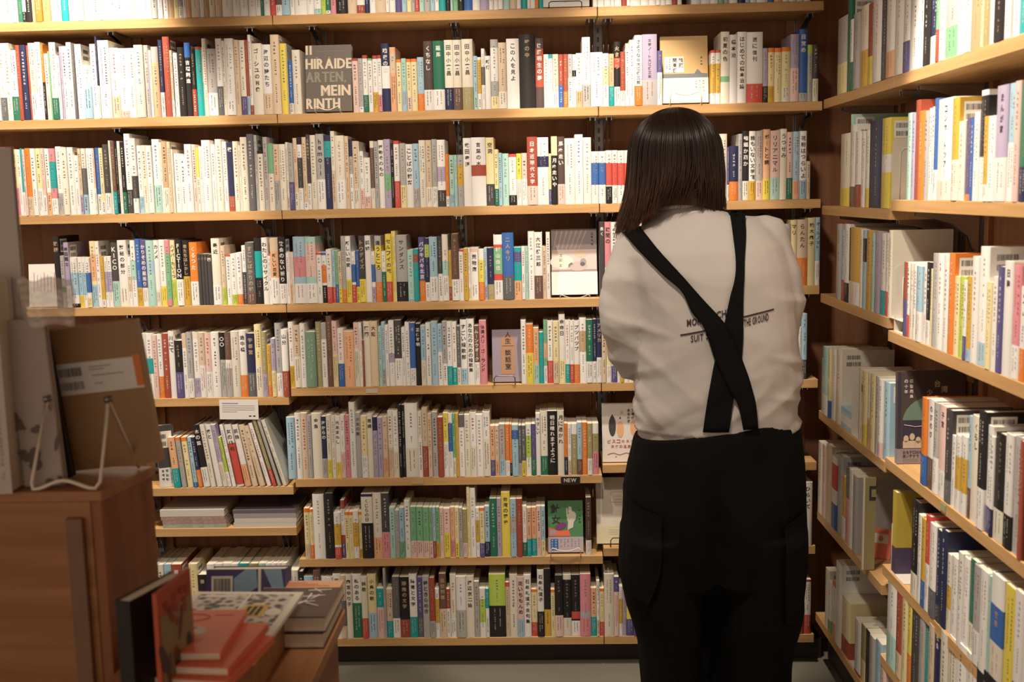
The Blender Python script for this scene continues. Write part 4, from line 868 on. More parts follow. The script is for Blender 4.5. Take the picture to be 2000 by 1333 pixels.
# photo cover with white band, fourth shelf
HZ1 = pm('cover_misty_grey', (.34,.29,.29), .5); SKIN1 = pm('cover_pinkish', (.66,.52,.48), .5); DUST = pm('cover_dusty_rose', (.52,.43,.42), .5)
def art3(mb):
    rect(mb, -.064, .064, .072, .13, SKIN1); ell(mb, -.035, .095, .034, .020, OFF); ell(mb, .01, .082, .028, .014, DUST)
    ell(mb, .026, .094, .009, .011, HZ1, -.0008); ell(mb, .024, .088, .007, .006, MATS['cover_g'], -.001); ell(mb, .02, .118, .018, .010, MATS['cover_s'], -.0008)
    rg = random.Random(2)
    for i in range(7): poly(mb, [(-.06+i*.012, .13), (-.058+i*.012, .13), (-.045+i*.014, .186), (-.05+i*.014, .186)], DUST)
    scribble(mb, rg, -.038, -.0009, .15, .07, .012, INKG); scribble(mb, rg, .052, -.0009, .178, .13, .008, INKD)
face_book(.131, .190, .016, HZ1, (.828, .035, Z['R3']+.008), 10, art3, 'face-out photo cover book with wide blank white band beside the shoulder', band=(MATS['cover_W'], .066, lambda b: None))
wire_stand(.828, .030, Z['R3'], .085, pm('clear_acrylic', (.7,.66,.6), .1, alpha=.5), 'clear stand under the photo cover with the blank white band', hgt=.01)
# counselling book, fifth shelf
LAV = pm('cover_lavender_grey', (.30,.26,.32), .5); OCH = pm('cover_ochre_arch', (.42,.24,.14), .5)
def art4(mb):
    pts = [(-.0235, .022), (.0165, .022)] + [(-.0035+.02*math.cos(a*math.pi/10), .118+.02*math.sin(a*math.pi/10)) for a in range(11)]
    poly(mb, pts, OCH)
    for i, ch in enumerate('人生'): glyph(mb, ch, Vector((-.003, -.0009, .137-i*.018)), X_, Z_, .018, INKD)
    for i, ch in enumerate('談話室'): glyph(mb, ch, Vector((-.003, -.0009, .085-i*.020)), X_, Z_, .019, INKD)
    rect(mb, -.020, .014, .104, .105, INKD, -.001)
face_book(.098, .152, .010, LAV, (.6355, .020, Z['R4']+.004), 6, art4, 'lavender face-out book with a brown arch and four-line dark title')
wire_stand(.622, .018, Z['R4'], .06, STEEL, 'thin steel stand holding the lavender book', wavy=False, hgt=.026)
# green cover with a hand, seventh shelf
GRN = pm('cover_leaf_green', (.10,.27,.12), .5); PUR = pm('cover_plum', (.22,.07,.20), .5); LPAP = pm('band_pale_lilac', (.50,.45,.52), .5)
def art5(mb):
    glyph(mb, '針', Vector((-.030, -.0009, .130)), X_, Z_, .030, INKD); glyph(mb, '女', Vector((-.028, -.0009, .098)), X_, Z_, .028, INKD)
    ell(mb, .018, .104, .013, .018, OFF, -.0008, rot=-.3); poly(mb, [(.006,.066),(.022,.074),(.026,.1),(.008,.095)], OFF, -.0009)
    poly(mb, [(.003,.106),(.007,.106),(.006,.132),(.003,.130)], OFF, -.0009); poly(mb, [(.008,.118),(.02,.118),(.018,.135),(.010,.137)], OFF, -.0009)
    poly(mb, [(-.05,.048),(.014,.048),(.010,.066),(-.02,.064),(-.05,.075)], CV('C'), -.0007); ell(mb, -.014, .078, .018, .010, PUR, -.0008, rot=.4); ell(mb, -.038, .06, .010, .008, CV('u'), -.0008)
    scribble(mb, random.Random(3), .042, -.0009, .128, .085, .007, INKD)
def band5(b):
    rect(b, -.045, -.022, .006, .040, CV('B'), -.0009); rg = random.Random(8)
    for i in range(2): scribble(b, rg, -.040+i*.011, -.0012, .038, .008, .006, INKW)
    for i in range(6): scribble(b, rg, -.014+i*.0105, -.0010, .040, .014, .005, INKR if i < 3 else INKG)
face_book(.103, .152, .012, GRN, (.791, .020, Z['R6']+.005), 6, art5, 'green face-out book with a pale hand and a lilac lower band', band=(LPAP, .046, band5))
wire_stand(.790, .016, Z['R6'], .088, WIREW, 'white wavy wire stand holding the green book with the hand', hgt=.028)
# sausage-like figures cover, corner bay
CRM = pm('cover_warm_white', (.70,.64,.58), .5)
def art6(mb):
    ell(mb, -.030, .105, .0105, .030, MATS['cover_k'], -.0008); poly(mb, [(-.036,.128),(-.024,.128),(-.030,.140)], MATS['cover_k'], -.0008)
    ell(mb, -.007, .095, .0105, .024, MATS['cover_o'], -.0008); ell(mb, .034, .100, .012, .024, MATS['cover_o'], -.0008)
    poly(mb, [(-.010,.126),(-.004,.126),(-.007,.133)], INKD, -.0009); ell(mb, -.002, .145, .004, .006, MATS['cover_o'], -.0008)
    for i, t in enumerate(('あるかぎ', '工場が')): 
        for j, ch in enumerate(t): glyph(mb, ch, Vector((.018+i*.012, -.0009, .150-j*.0105)), X_, Z_, .0095, INKD)
    for j, ch in enumerate('ビスコの天使'): glyph(mb, ch, Vector((-.040+j*.0135, -.0009, .060)), X_, Z_, .0115 if j < 3 else .009, INKR)
    for j, ch in enumerate('天使の温度'): glyph(mb, ch, Vector((-.030+j*.012, -.0009, .045)), X_, Z_, .010, INKR)
    mb.tube([(x, -.001, .024+.003*math.sin(x*160)) for x in [(-.045+.009*i) for i in range(11)]], .0006, INKR, 4)
    scribble(mb, random.Random(3), -.02, -.0009, .018, .008, .006, INKR)
face_book(.120, .172, .010, CRM, (.962, .02, Z['R5r']+.003), 8, art6, 'white face-out book with three capsule figures and red lettering behind the elbow')
# cream leaflet book with stamped frame
def art7(mb):
    for a in ((-.022, .026, .122, .1228), (-.022, .026, .152, .1528), (-.022, -.0212, .122, .1528), (.0252, .026, .122, .1528)): rect(mb, *a, INKR)
    rect(mb, -.008, .010, .140, .1408, INKG); rect(mb, -.012, .016, .130, .1308, INKR)
face_book(.13, .195, .012, OFF, (.948, .03, Z['R6r']+.004), 9, art7, 'plain cream face-out book with a small red stamped frame', band=(pm('band_cream', (.72,.66,.45), .5), .052, lambda b: [rect(b, -.03, .05, .040-.006*i, .0405-.006*i, INKG, -.001) for i in range(3)]))
wire_stand(.965, .028, Z['R6r'], .085, WIREK, 'black wire stand holding the cream book with red stamp', wavy=False, hgt=.03)
# dark banded book turned out of the row, sixth shelf left bay
def art8(mb):
    rect(mb, -.018, .016, .118, .168, OFF); rg = random.Random(7)
    for z0 in (.146, .124):
        x = -.014
        while x < .0: t = rg.choice([.0006, .0012, .0018]); rect(mb, x, x+t, z0, z0+.013, INKD, -.0008); x += t+rg.choice([.0006, .0012])
face_book(.046, .186, .020, MATS['cover_k'], (-.379, .012, Z['R5l']+.0008), 0, art8, 'charcoal book with barcode label and white band turned outward in the left bay', rotz=.45,
          band=(MATS['cover_W'], .058, lambda b: [scribble(b, random.Random(i), -.014+i*.012, -.001, .054, .01, .010 if i < 2 else .004, INKD) for i in range(3)]))
# ---- side wall face-out books
POST = pm('cover_dusky_violet', (.085,.062,.058), .5); POSG = pm('cover_muted_green', (.17,.26,.20), .5); POSN = pm('cover_dark_indigo', (.05,.045,.07), .5)
def art9(mb):
    rect(mb, -.105, -.095, .045, .262, POSN)
    pts = [(-.005+.085*math.cos(a*math.pi/16), .115+.075*math.sin(a*math.pi/16)) for a in range(17)]
    poly(mb, pts, POSG); rect(mb, -.09, .08, .045, .125, POSN, -.0008)
    mb.tube([(-.085, -.001, .112), (-.05, -.001, .106), (.0, -.001, .110), (.08, -.001, .124)], .0008, OFF, 4)
    for i in range(9):
        x = -.078+i*.019; ell(mb, x, .072+.006*math.sin(i*2), .008, .010, MATS['cover_s'], -.0010); rect(mb, x-.010, x+.010, .045, .066, MATS['cover_s'], -.0010)
    for i, ch in enumerate('の十年'): glyph(mb, ch, Vector((-.079, -.0009, .236-i*.015)), X_, Z_, .012, OFF)
    for i, ch in enumerate('収容所島'): glyph(mb, ch, Vector((-.062, -.0009, .236-i*.0145)), X_, Z_, .012, OFF)
    for i, ch in enumerate('台湾'): glyph(mb, ch, Vector((.018+i*.022, -.0009, .228-i*.016)), X_, Z_, .022, MATS['cover_s'])
    for i, ch in enumerate('少年'): glyph(mb, ch, Vector((-.006+i*.022, -.0009, .203-i*.016)), X_, Z_, .020, MATS['cover_s'])
def band9(b):
    for j, ch in enumerate('白色テロは私'): glyph(b, ch, Vector((-.084+j*.0105, -.001, .033)), X_, Z_, .0098, INKD)
    for j, ch in enumerate('遠い歴史で'): glyph(b, ch, Vector((-.084+j*.0105, -.001, .022)), X_, Z_, .0098, INKD)
    for j in range(3): rect(b, -.088, -.04, .014-.004*j, .0155-.004*j, INKG, -.001)
face_book(.150, .208, .014, POST, (XC+.079, YSEC-.074, Z['RR4b']+.001), 3, lambda mb: (art9(T9 := MB()), mb.add(T9, Matrix.Diagonal((.71, 1, .79, 1)))), 'tall dusky cover with green half disc and cartoon crowd, standing across the side shelf',
          band=(pm('band_mauve', (.30,.25,.29), .5), .034, lambda b: (band9(T9 := MB()), b.add(T9, Matrix.Diagonal((.71, 1, .79, 1))))))
YEL = pm('cover_mustard_field', (.50,.38,.06), .5); PLUM = pm('band_plum_blue', (.07,.05,.10), .45)
face_book(.085, .190, .026, YEL, (XC+.048, YSEC-.075, Z['RR5b']+.001), 0, lambda mb: None, 'thick mustard-yellow book with plum band standing at the joint of the fifth side shelf',
          band=(PLUM, .062, lambda b: [scribble(b, random.Random(20+i), -.002+i*.0085, -.001, .058, .01, .0045, MATS['cover_o']) for i in range(5)]))
# small display card holders standing on the side shelves
def mini(loc, rotz, lean, cover, label):
    o = face_book(.052, .075, .004, cover, loc, lean, lambda mb: (rect(mb, -.018, .018, .038, .062, OFF), ell(mb, 0, .05, .006, .007, MATS['cover_O'], -.0008)), label, rotz=rotz)
mini((XC+.055, YSEC-.20, Z['RR4b']+.001), -.4, 18, pm('tin_blue_green', (.12,.25,.27), .4), 'small blue-green card booklet leaning before the tall dusky cover')
mini((XC+.050, YSEC-.135, Z['RR5b']+.001), -.4, 18, OFF, 'small cream card booklet on wire clip beside the mustard book')
mini((XC+.05, -.43, Z['RR5a']+.001), -.5, 20, MATS['cover_C'], 'small coral booklet leaning on the fifth side shelf')
mini((XC+.05, -.24, Z['RR3a']+.001), -.5, 22, MATS['cover_y'], 'small pale-yellow booklet leaning in the third side shelf inner bay')
# framed kraft box book and bookends
def bookend(y, z, h, label, w=.115, m=BEND, foot=.09):
    mb = MB(); r = .012; t = .0012; c = [(0, 0), (w, 0)] + [(w-r+r*math.sin(a*math.pi/8), h-r+r*math.cos(a*math.pi/8)) for a in (4, 3, 2, 1, 0)][:5] + [(r-r*math.sin(a*math.pi/8), h-r+r*math.cos(a*math.pi/8)) for a in (0, 1, 2, 3, 4)]
    b = len(mb.v); n = len(c); mb.v += [(x, 0, q) for x, q in c] + [(x, t, q) for x, q in c]
    mb.face(tuple(range(b, b+n)), m); mb.face(tuple(reversed(range(b+n, b+2*n))), m)
    for i in range(n): mb.face((b+i, b+n+i, b+n+(i+1) % n, b+(i+1) % n), m)
    mb.box(0, w, -foot, t, 0, .0012, m)
    mb.tube([(.018, -.0006, .02), (.018, -.0006, h*.8), (.026, -.0006, h*.86), (w-.026, -.0006, h*.86), (w-.018, -.0006, h*.8), (w-.018, -.0006, .02)], .0009, OFF, 5)
    o = mb.build('bookend'); tag(o, label, 'bookend', 'steel bookends'); o.location = (XC+.004, y, z+.0003); return o
bookend(-.606, Z['RR2a'], .155, 'beige steel bookend with rounded outline closing the second side shelf')
bookend(-.614+.002, Z['RR3a'], .135, 'beige steel bookend at the end of the third side shelf inner bay')
bookend(YSEC-.030, Z['RR3b'], .150, 'cream steel bookend starting the third side shelf outer bay')
bookend(-.325, Z['RR4a'], .135, 'cream steel bookend beside the small flat stack')
bookend(YSEC-.05, Z['RR5b'], .12, 'white steel bookend before the mustard book')
bookend(-.33, Z['RR6a'], .13, 'grey steel bookend on the lowest side shelf')
# sign-like slotted wooden divider at the section joint
mb = MB(); mb.box(0, .026, -.004, .004, -.06, .17, MATS['cover_m']); mb.box(-.003, 0, -.004, .004, -.06, .17, OFF)
mb.box(.010, .026, -.0052, -.0041, .115, .150, INKD); mb.box(.015, .026, -.0062, -.0053, .123, .142, MATS['cover_m'])
o = mb.build('index_divider'); o.location = (XC-.014, -.512, Z['RR5a']+.062); tag(o, 'tall olive index divider with dark emblem projecting from the side shelf', 'divider')
# ---- flat piles
def flat_pile(x0, y0, z0, items, group, hmax=0):
    z = z0
    for (w, d, t, cov, dx, rz, lab) in items:
        mb = MB(); mb.box(0, w, 0, d, 0, .0012, cov); mb.box(0, w, 0, d, t-.0012, t, cov); mb.box(w-.0012, w, 0, d, .0012, t-.0012, cov) if rz == 2 else mb.box(0, w, 0, .0012, .0012, t-.0012, cov)
        o = mb.build('book'); tag(o, lab, 'book', group)
        pg = MB(); pg.box(.002, w-.002, .0014, d-.002, .0013, t-.0013, PAGE); pg.build('page_block', o)
        o.location = (x0+dx, y0, z); z += t+.0004
FLOW = pm('cover_pink_floral', (.36,.24,.22), .4, var=.35, vscale=90); FLOG = pm('cover_green_floral', (.34,.36,.30), .4, var=.35, vscale=90)
FILM = pm('cover_in_clear_film', (.60,.57,.53), .12, spec=.8)
flat_pile(-.405, .004, Z['R6l']+.0004, [(.19, .165, .012, FLOG, .004, 0, 'green-tinted flat book at the bottom of the floral pile'), (.19, .165, .011, FLOW, .003, 0, 'pink floral flat book in the middle of the pile'),
    (.19, .165, .011, FLOW, -.001, 0, 'pink floral flat book directly under the thick cream one'), (.192, .17, .020, FILM, -.003, 0, 'thick cream book in clear film topping the left flat pile')], 'flat books in the left bay')
flat_pile(-.190, .004, Z['R6l']+.0004, [(.186, .165, .013, FILM, 0, 0, 'lowest white film-wrapped book of the right flat pile'), (.185, .165, .014, FILM, .003, 0, 'film-wrapped pale book second from bottom of right flat pile'),
    (.186, .165, .014, pm('cover_grey_film', (.34,.31,.32), .12, spec=.8), .001, 0, 'grey film-wrapped book with small town drawing'), (.187, .165, .010, pm('cover_slate_film', (.14,.12,.15), .15, spec=.8), -.001, 0, 'dark slate film-wrapped book topping the right flat pile')], 'flat books in the left bay')
o = None
z = Z['RR4a']+.0004
for i, (t, c, l) in enumerate([(.012, 'b', 'lowest pale-blue small book of the little side-shelf pile'), (.011, 'W', 'white small book low in the side-shelf pile'), (.012, 'I', 'ivory small book inside the side-shelf pile'), (.012, 'b', 'pale-blue edged small book near the pile top'), (.006, 'b', 'thin pale-blue booklet topping the side-shelf pile')]):
    mb = MB(); mb.box(0, .105, 0, .148, 0, .001, CV(c)); mb.box(0, .105, 0, .148, t-.001, t, CV(c)); mb.box(0, .001, 0, .148, .001, t-.001, CV(c))
    o = mb.build('book'); tag(o, l, 'book', 'small books lying in a side-shelf pile'); p = MB(); p.box(.0012, .104, .001, .147, .0011, t-.0011, PAGE); p.build('page_block', o)
    o.location = (XC+.006, -.318, z); z += t+.0003
z = Z['RR6a']+.0004
for i, l in enumerate(['lowest ivory book of the pile on the bottom side shelf', 'middle ivory book of the pile on the bottom side shelf', 'upper ivory book of the pile on the bottom side shelf']):
    t = .016; mb = MB(); mb.box(0, .105, 0, .095, 0, .001, CV('I')); mb.box(0, .105, 0, .095, t-.001, t, CV('I')); mb.box(0, .001, 0, .095, .001, t-.001, CV('I'))
    o = mb.build('book'); tag(o, l, 'book', 'small books lying in a side-shelf pile'); p = MB(); p.box(.0012, .104, .001, .094, .0011, t-.0011, PAGE); p.build('page_block', o)
    o.location = (XC+.006, -.322, z); z += t+.0003
# ---- signs hung on shelf edges
SIGN = pm('card_white', (.72,.70,.67), .5)
mb = MB(); mb.box(0, .114, -.002, -.001, -.058, 0, SIGN); rg = random.Random(6)
rect(mb, .008, .055, -.012, -.0095, INKB, -.0022)
for i in range(4): rect(mb, .008, .104 if i < 3 else .052, -.0185-.006*i, -.0168-.006*i, INKG, -.0022)
rect(mb, .086, .093, -.050, -.046, INKD, -.0022); rect(mb, .098, .105, -.050, -.046, INKD, -.0022)
o = mb.build('printed_card'); o.location = (-.210, 0, Z['R4l']-.006); o.rotation_euler[1] = .02; tag(o, 'white printed card hanging from the left-bay board above the leaning books', 'card')
mb = MB(); mb.box(0, .056, -.003, -.001, -.026, 0, MATS['cover_K']); rect(mb, 0, .056, -.002, 0, INKW, -.0032)
htext(mb, 'NEW', Vector((.009, -.0034, -.018)), X_, Z_, .011, COVL, width=.038)
o = mb.build('shelf_sign'); o.location = (.779, 0, Z['R5']-.0015); tag(o, 'small black sign reading NEW on the sixth back shelf edge', 'sign')
mb = MB(); mb.box(0, .036, -.0012, -.0008, -.016, 0, pm('tape_clear', (.50,.36,.2), .2)); 
o = mb.build('tape_label'); o.location = (.342, 0, Z['R5']-.004); tag(o, 'yellowed tape label on the sixth back shelf edge', 'label')
mb = MB(); mb.box(0, .034, -.0012, -.0008, -.013, 0, pm('tape_white', (.55,.48,.4), .2)); o = mb.build('tape_label'); o.location = (.220, 0, Z['R4']-.006); tag(o, 'worn pale tape label on the fifth back shelf edge', 'label')
mb = MB(); mb.box(-.0012, -.0006, 0, .03, -.016, 0, pm('tape_green', (.35,.38,.2), .3)); o = mb.build('tape_label'); o.location = (XC, YSEC-.39, Z['RR4b']-.004); tag(o, 'pale green tape label on the fourth side shelf edge', 'label')
mb = MB(); mb.box(-.045, .045, 0, .030, 0, .125, SIGN); rg = random.Random(3)
for i in range(7): mb.box(-.030+.010*i, -.0285+.010*i, -.0005, -.0001, .045, .10-.006*(i % 3), INKR if i % 3 == 0 else INKG)
o = mb.build('leaflet_stack'); o.location = (-.712, .02, Z['R3']+.002); o.rotation_euler[0] = -.12; tag(o, 'stack of white printed leaflets leaning at the far end of the fourth back shelf', 'leaflets')
# ------------------------------------------------------------------ foreground cabinet
def part(mb, name, parent, bv=.0015):
    o = mb.build(name, parent); 
    if bv: bevel(o, bv)
    return o
cab = bpy.data.objects.new('display_cabinet', None); COL.objects.link(cab); tag(cab, 'brown wooden cabinet at the picture edge with books on its top', 'cabinet')
def wedge(x0, xf, xb, yf, yb, z0, z1, m):
    mb = MB(); P = [(x0, yf), (xf, yf), (xb, yb), (x0, yb)]
    mb.loft([[(x, y, z0) for x, y in P], [(x, y, z1) for x, y in P]], m); mb.sm = [False]*len(mb.sm); return mb
part(wedge(-.75, .118, .142, -1.643, -1.500, .985, 1.0, CABW), 'top_panel', cab)
mb = MB(); mb.box(-.75, .100, -1.640, -1.630, 0, .9848, CABW); part(mb, 'front_panel', cab)
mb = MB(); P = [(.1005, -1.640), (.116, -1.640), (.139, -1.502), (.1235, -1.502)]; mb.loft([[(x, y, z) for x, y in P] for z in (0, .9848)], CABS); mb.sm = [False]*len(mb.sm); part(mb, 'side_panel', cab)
mb = MB(); mb.box(-.75, .108, -1.520, -1.508, 0, .9848, CABW); part(mb, 'rear_panel', cab)
mb = MB(); mb.box(.066, .090, -1.650, -1.6402, 0, .962, pm('weathered_wood', (.22,.12,.07), .6, var=.2, vscale=20)); part(mb, 'door_stile', cab)
# books on the cabinet
BROWN = pm('cover_brown_kraft', (.33,.19,.085), .5)
def barcodes(mb, x0, z0, w, h, y=-.0009, sd=1, m=INKD):
    rg = random.Random(sd); x = x0
    while x < x0+w: t = rg.choice([.0006, .001, .0016]); rect(mb, x, min(x+t, x0+w), z0, z0+h, m, y); x += t+rg.choice([.0007, .0012])
def artb(mb):
    rect(mb, -.058, .0725, .115, .162, SIGN, -.0005); rect(mb, .062, .073, .118, .165, MATS['cover_O'], -.0007)
    barcodes(mb, -.050, .142, .034, .013); barcodes(mb, -.050, .122, .034, .012, sd=4)
    for i, (a, b, q) in enumerate(((-.005, .028, .153), (-.005, .018, .149), (-.002, .046, .140), (.0, .012, .128))): rect(mb, a, b, q, q+.0015, INKG, -.0008)
face_book(.150, .214, .020, BROWN, (.094, -1.545, 1.0100), -3, artb, 'brown kraft book back with white barcode label standing on the cabinet', spine='r', group='books on the cabinet').rotation_euler[1] = -.095
face_book(.064, .222, .012, pm('cover_soft_black', (.022,.018,.018), .5), (.024, -1.590, 1.004), -1, lambda mb: None, 'black book standing beside the brown kraft book on the cabinet', group='books on the cabinet').rotation_euler[1] = -.10
GREYB = pm('cover_greyish_print', (.40,.34,.31), .5); BLOT = pm('print_dark_blots', (.14,.10,.09), .6)
def artw(mb):
    rg = random.Random(12)
    for i in range(16): ell(mb, rg.uniform(-.032, .032), rg.uniform(.0, .155)**1.1, rg.uniform(.003, .010), rg.uniform(.004, .013), BLOT, -.0005-.0001*i, 9, rg.uniform(0, 3))
face_book(.055, .238, .016, GREYB, (.028, -1.622, 1.0035), 0, artw, 'tall grey book with dark floral blots on the cabinet', group='books on the cabinet').rotation_euler[1] = -.05
def artv(mb): scribble(mb, random.Random(9), .006, -.0006, .12, .02, .005, INKG)
face_book(.032, .300, .045, pm('cover_bone_white', (.52,.46,.44), .5), (-.018, -1.655, 1.001), 0, artv, 'bone-white book spine standing leftmost on the cabinet', group='books on the cabinet')
face_book(.120, .478, .010, pm('cover_pearl_grey', (.50,.45,.42), .5), (-.052, -1.600, 1.001), 0, lambda mb: None, 'very tall pearl-grey folder rising above the cabinet books', group='books on the cabinet')
FILMC, nt, b = nodemat('clear_plastic_film'); b.inputs['Base Color'].default_value = (.85,.78,.7,1); b.inputs['Roughness'].default_value = .12; b.inputs['Alpha'].default_value = .42; b.inputs['Specular IOR Level'].default_value = .8
mb = MB(); n = 14
rows_ = []
for j in range(7):
    rows_.append([(.010+.078*i/(n-1), -1.640+.004*math.sin(i*1.3+j)+.05*abs(i/(n-1)-.5), 1.232+.066*j/6+.003*math.sin(i*.9)) for i in range(n)])
for j in range(6):
    b0 = len(mb.v); mb.v += rows_[j]+rows_[j+1]
    for i in range(n-1): mb.face((b0+i, b0+i+1, b0+n+i+1, b0+n+i), FILMC, True)
o = mb.build('plastic_film'); sd = o.modifiers.new('t', 'SOLIDIFY'); sd.thickness = .0004; tag(o, 'clear crinkled plastic film wrapping the tops of the cabinet books', 'film')
# white easel in front
mb = MB(); r = .0026
T1, T2 = (.048, -1.636, 1.130), (.134, -1.636, 1.128)
pts = [(.022, -1.52, 1.0035), T1, (.017, -1.636, 1.012), (.021, -1.641, 1.0035)]
for i in range(1, 10): t = i/10; pts.append((.021+.088*t, -1.641, 1.0035+.012*math.sin(math.pi*t)**2))
pts += [(.109, -1.641, 1.0035), (.115, -1.636, 1.012), T2, (.126, -1.52, 1.0035)]
mb.tube(pts, r, WIREW, 8)
o = mb.build('easel_stand')
c = MB(); c.tube([(.044, -1.638, 1.130), (.052, -1.632, 1.132)], .0045, STEEL, 8); c.tube([(.130, -1.638, 1.128), (.138, -1.632, 1.130)], .0045, STEEL, 8); c.build('hinge_caps', o)
tag(o, 'white bent-wire easel stand in front of the brown book on the cabinet', 'book stand', 'wire book stands')
# ------------------------------------------------------------------ low table and its books
tab = bpy.data.objects.new('display_table', None); COL.objects.link(tab); tag(tab, 'low wooden display table with piled books beside the cabinet', 'table')
mb = MB(); mb.box(.150, .392, -2.15, -1.325, .678, .70, TABW); part(mb, 'tabletop', tab)
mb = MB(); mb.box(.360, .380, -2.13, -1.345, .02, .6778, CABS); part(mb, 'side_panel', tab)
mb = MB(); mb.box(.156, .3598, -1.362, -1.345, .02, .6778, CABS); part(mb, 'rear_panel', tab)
for x in (.172, .345):
    for y in (-2.12, -1.38): mb = MB(); mb.box(x-.012, x+.012, y-.012, y+.012, 0, .6776, CABW); part(mb, 'leg', tab)
mb = MB(); mb.box(.156, .326, -1.80, -1.47, .7005, .772, CABW); o = part(mb, 'wooden_box', None); tag(o, 'plain wooden riser box carrying the comic sheet and coral books', 'box')
# newspaper-like comic magazine
COMIC, nt, b = nodemat('comic_print'); N, L = nt.nodes, nt.links
tc = N.new('ShaderNodeTexCoord'); v = N.new('ShaderNodeTexVoronoi'); v.inputs['Scale'].default_value = 70; nz = N.new('ShaderNodeTexNoise'); nz.inputs['Scale'].default_value = 38; nz.inputs['Detail'].default_value = 5
L.new(tc.outputs['Object'], v.inputs['Vector']); L.new(tc.outputs['Object'], nz.inputs['Vector'])
mx = N.new('ShaderNodeMath'); mx.operation = 'MULTIPLY'; L.new(v.outputs['Distance'], mx.inputs[0]); L.new(nz.outputs['Fac'], mx.inputs[1])
cr = N.new('ShaderNodeValToRGB'); cr.color_ramp.interpolation = 'CONSTANT'; cr.color_ramp.elements[0].color = (.07,.06,.06,1); cr.color_ramp.elements[1].position = .16; cr.color_ramp.elements[1].color = (.28,.25,.23,1)
e2 = cr.color_ramp.elements.new(.24); e2.color = (.58,.52,.46,1); L.new(mx.outputs[0], cr.inputs['Fac']); L.new(cr.outputs[0], b.inputs['Base Color']); b.inputs['Roughness'].default_value = .5
mb = MB(); mb.box(0, .172, 0, .262, 0, .006, OFF)
def tr(x0, x1, y0, y1, m, z=.0063): mb.quad([(x0, y0, z), (x1, y0, z), (x1, y1, z), (x0, y1, z)], m)
tr(.008, .088, .02, .25, COMIC); tr(.092, .160, .135, .25, COMIC); tr(.092, .160, .02, .131, COMIC); tr(.098, .135, .155, .205, MATS['cover_M'], .0066)
for i in range(3): tr(.103+.009*i, .109+.009*i, .162, .198, INKD, .0068)
for cx, cy, rr, m in ((.148, .175, .012, OFF), (.075, .14, .008, MATS['cover_M']), (.135, .06, .012, OFF), (.06, .11, .007, MATS['cover_y'])):
    mb.quad([(cx+rr*math.cos(a*math.pi/8), cy+rr*1.2*math.sin(a*math.pi/8), .0068) for a in range(16)], m)
tr(.02, .07, .236, .246, OFF, .0067)
o = mb.build('comic_magazine'); o.location = (.168, -1.705, .7725); o.rotation_euler[2] = -.04; tag(o, 'large comic magazine with black-and-white panels and yellow caption boxes', 'magazine')
# coral books on it
for i, (x, y, rz, lab) in enumerate(((.226, -1.785, -.16, 'lowest coral booklet of the pile on the comic magazine'), (.222, -1.775, -.10, 'middle coral booklet of the pile on the comic magazine'), (.205, -1.765, 0.03, 'top coral booklet with white blot lying on the comic magazine'))):
    mb = MB(); t = .011; w_, d_ = .105, .150
    mb.box(0, w_, 0, d_, 0, .001, CV('C')); mb.box(0, w_, 0, d_, t-.001, t, CV('C')); mb.box(w_-.001, w_, 0, d_, .001, t-.001, CV('C'))
    if i == 2:
        for q, (cx, cy, rx, ry) in enumerate(((.042, .075, .024, .016), (.054, .068, .014, .012))): mb.quad([(cx+rx*math.cos(a*math.pi/8), cy+ry*math.sin(a*math.pi/8), t+.0003+.0002*q) for a in range(16)], OFF)
        mb.tube([(.038, .066, t+.0007), (.050, .086, t+.0007)], .0007, INKD, 4); mb.tube([(.035+.024*math.cos(a*.25), .122+.012*math.sin(a*.25), t+.0004) for a in range(26)], .0005, INKR, 4, closed=False)
        for a, b_, q in ((.02, .070, .044), (.026, .068, .036), (.064, .090, .128)): mb.box(a, b_, q, q+.002, t, t+.0004, INKR)
    o = mb.build('book'); tag(o, lab, 'book', 'coral booklets on the magazine'); p = MB(); p.box(.001, w_-.0012, .001, d_-.001, .0012, t-.0012, PAGE); p.build('page_block', o)
    o.location = (x, y, .7795+i*.0115); o.rotation_euler[2] = rz
# hardback pair with brush letters
BRUSH = pm('cover_dusk_brown', (.10,.062,.05), .4)
for i, lab in enumerate(('lower hardback of the pair beside the comic magazine', 'upper hardback with white brush strokes and peach band on the table')):
    mb = MB(); w_, d_, t = .13, .19, .026
    mb.box(0, w_, 0, d_, 0, .002, BRUSH); mb.box(0, w_, 0, d_, t-.002, t, BRUSH); mb.box(0, .002, 0, d_, .002, t-.002, BRUSH)
    if i:
        mb.quad([(0, .15, t+.0003), (w_, .15, t+.0003), (w_, d_, t+.0003), (0, d_, t+.0003)], MATS['cover_o'])
        for ln in (((.08,.132),(.118,.138)), ((.09,.140),(.104,.122)), ((.075,.098),(.112,.108)), ((.088,.115),(.086,.086)), ((.102,.108),(.090,.086)), ((.070,.068),(.100,.078)), ((.086,.078),(.064,.048)), ((.088,.066),(.110,.052))):
            mb.tube([(*ln[0], t+.0006), (*ln[1], t+.0006)], [.0022, .001], INKW, 5)
        for q in range(3): mb.box(.02, .11-.02*q, .158+q*.009, .161+q*.009, t+.0003, t+.0006, INKR)
    o = mb.build('book'); tag(o, lab, 'book', 'hardbacks on the table'); p = MB(); p.box(.0021, w_-.002, .002, d_-.002, .0021, t-.0021, PAGE); p.build('page_block', o)
    o.location = (.262 if i else .258, -1.490, .7005+i*.0265); o.scale[1] = .85
for i, (c, lab) in enumerate((('M', 'narrow mustard booklet squeezed between the riser box and hardbacks'), ('T', 'narrow teal booklet squeezed between the riser box and hardbacks'))):
    pass
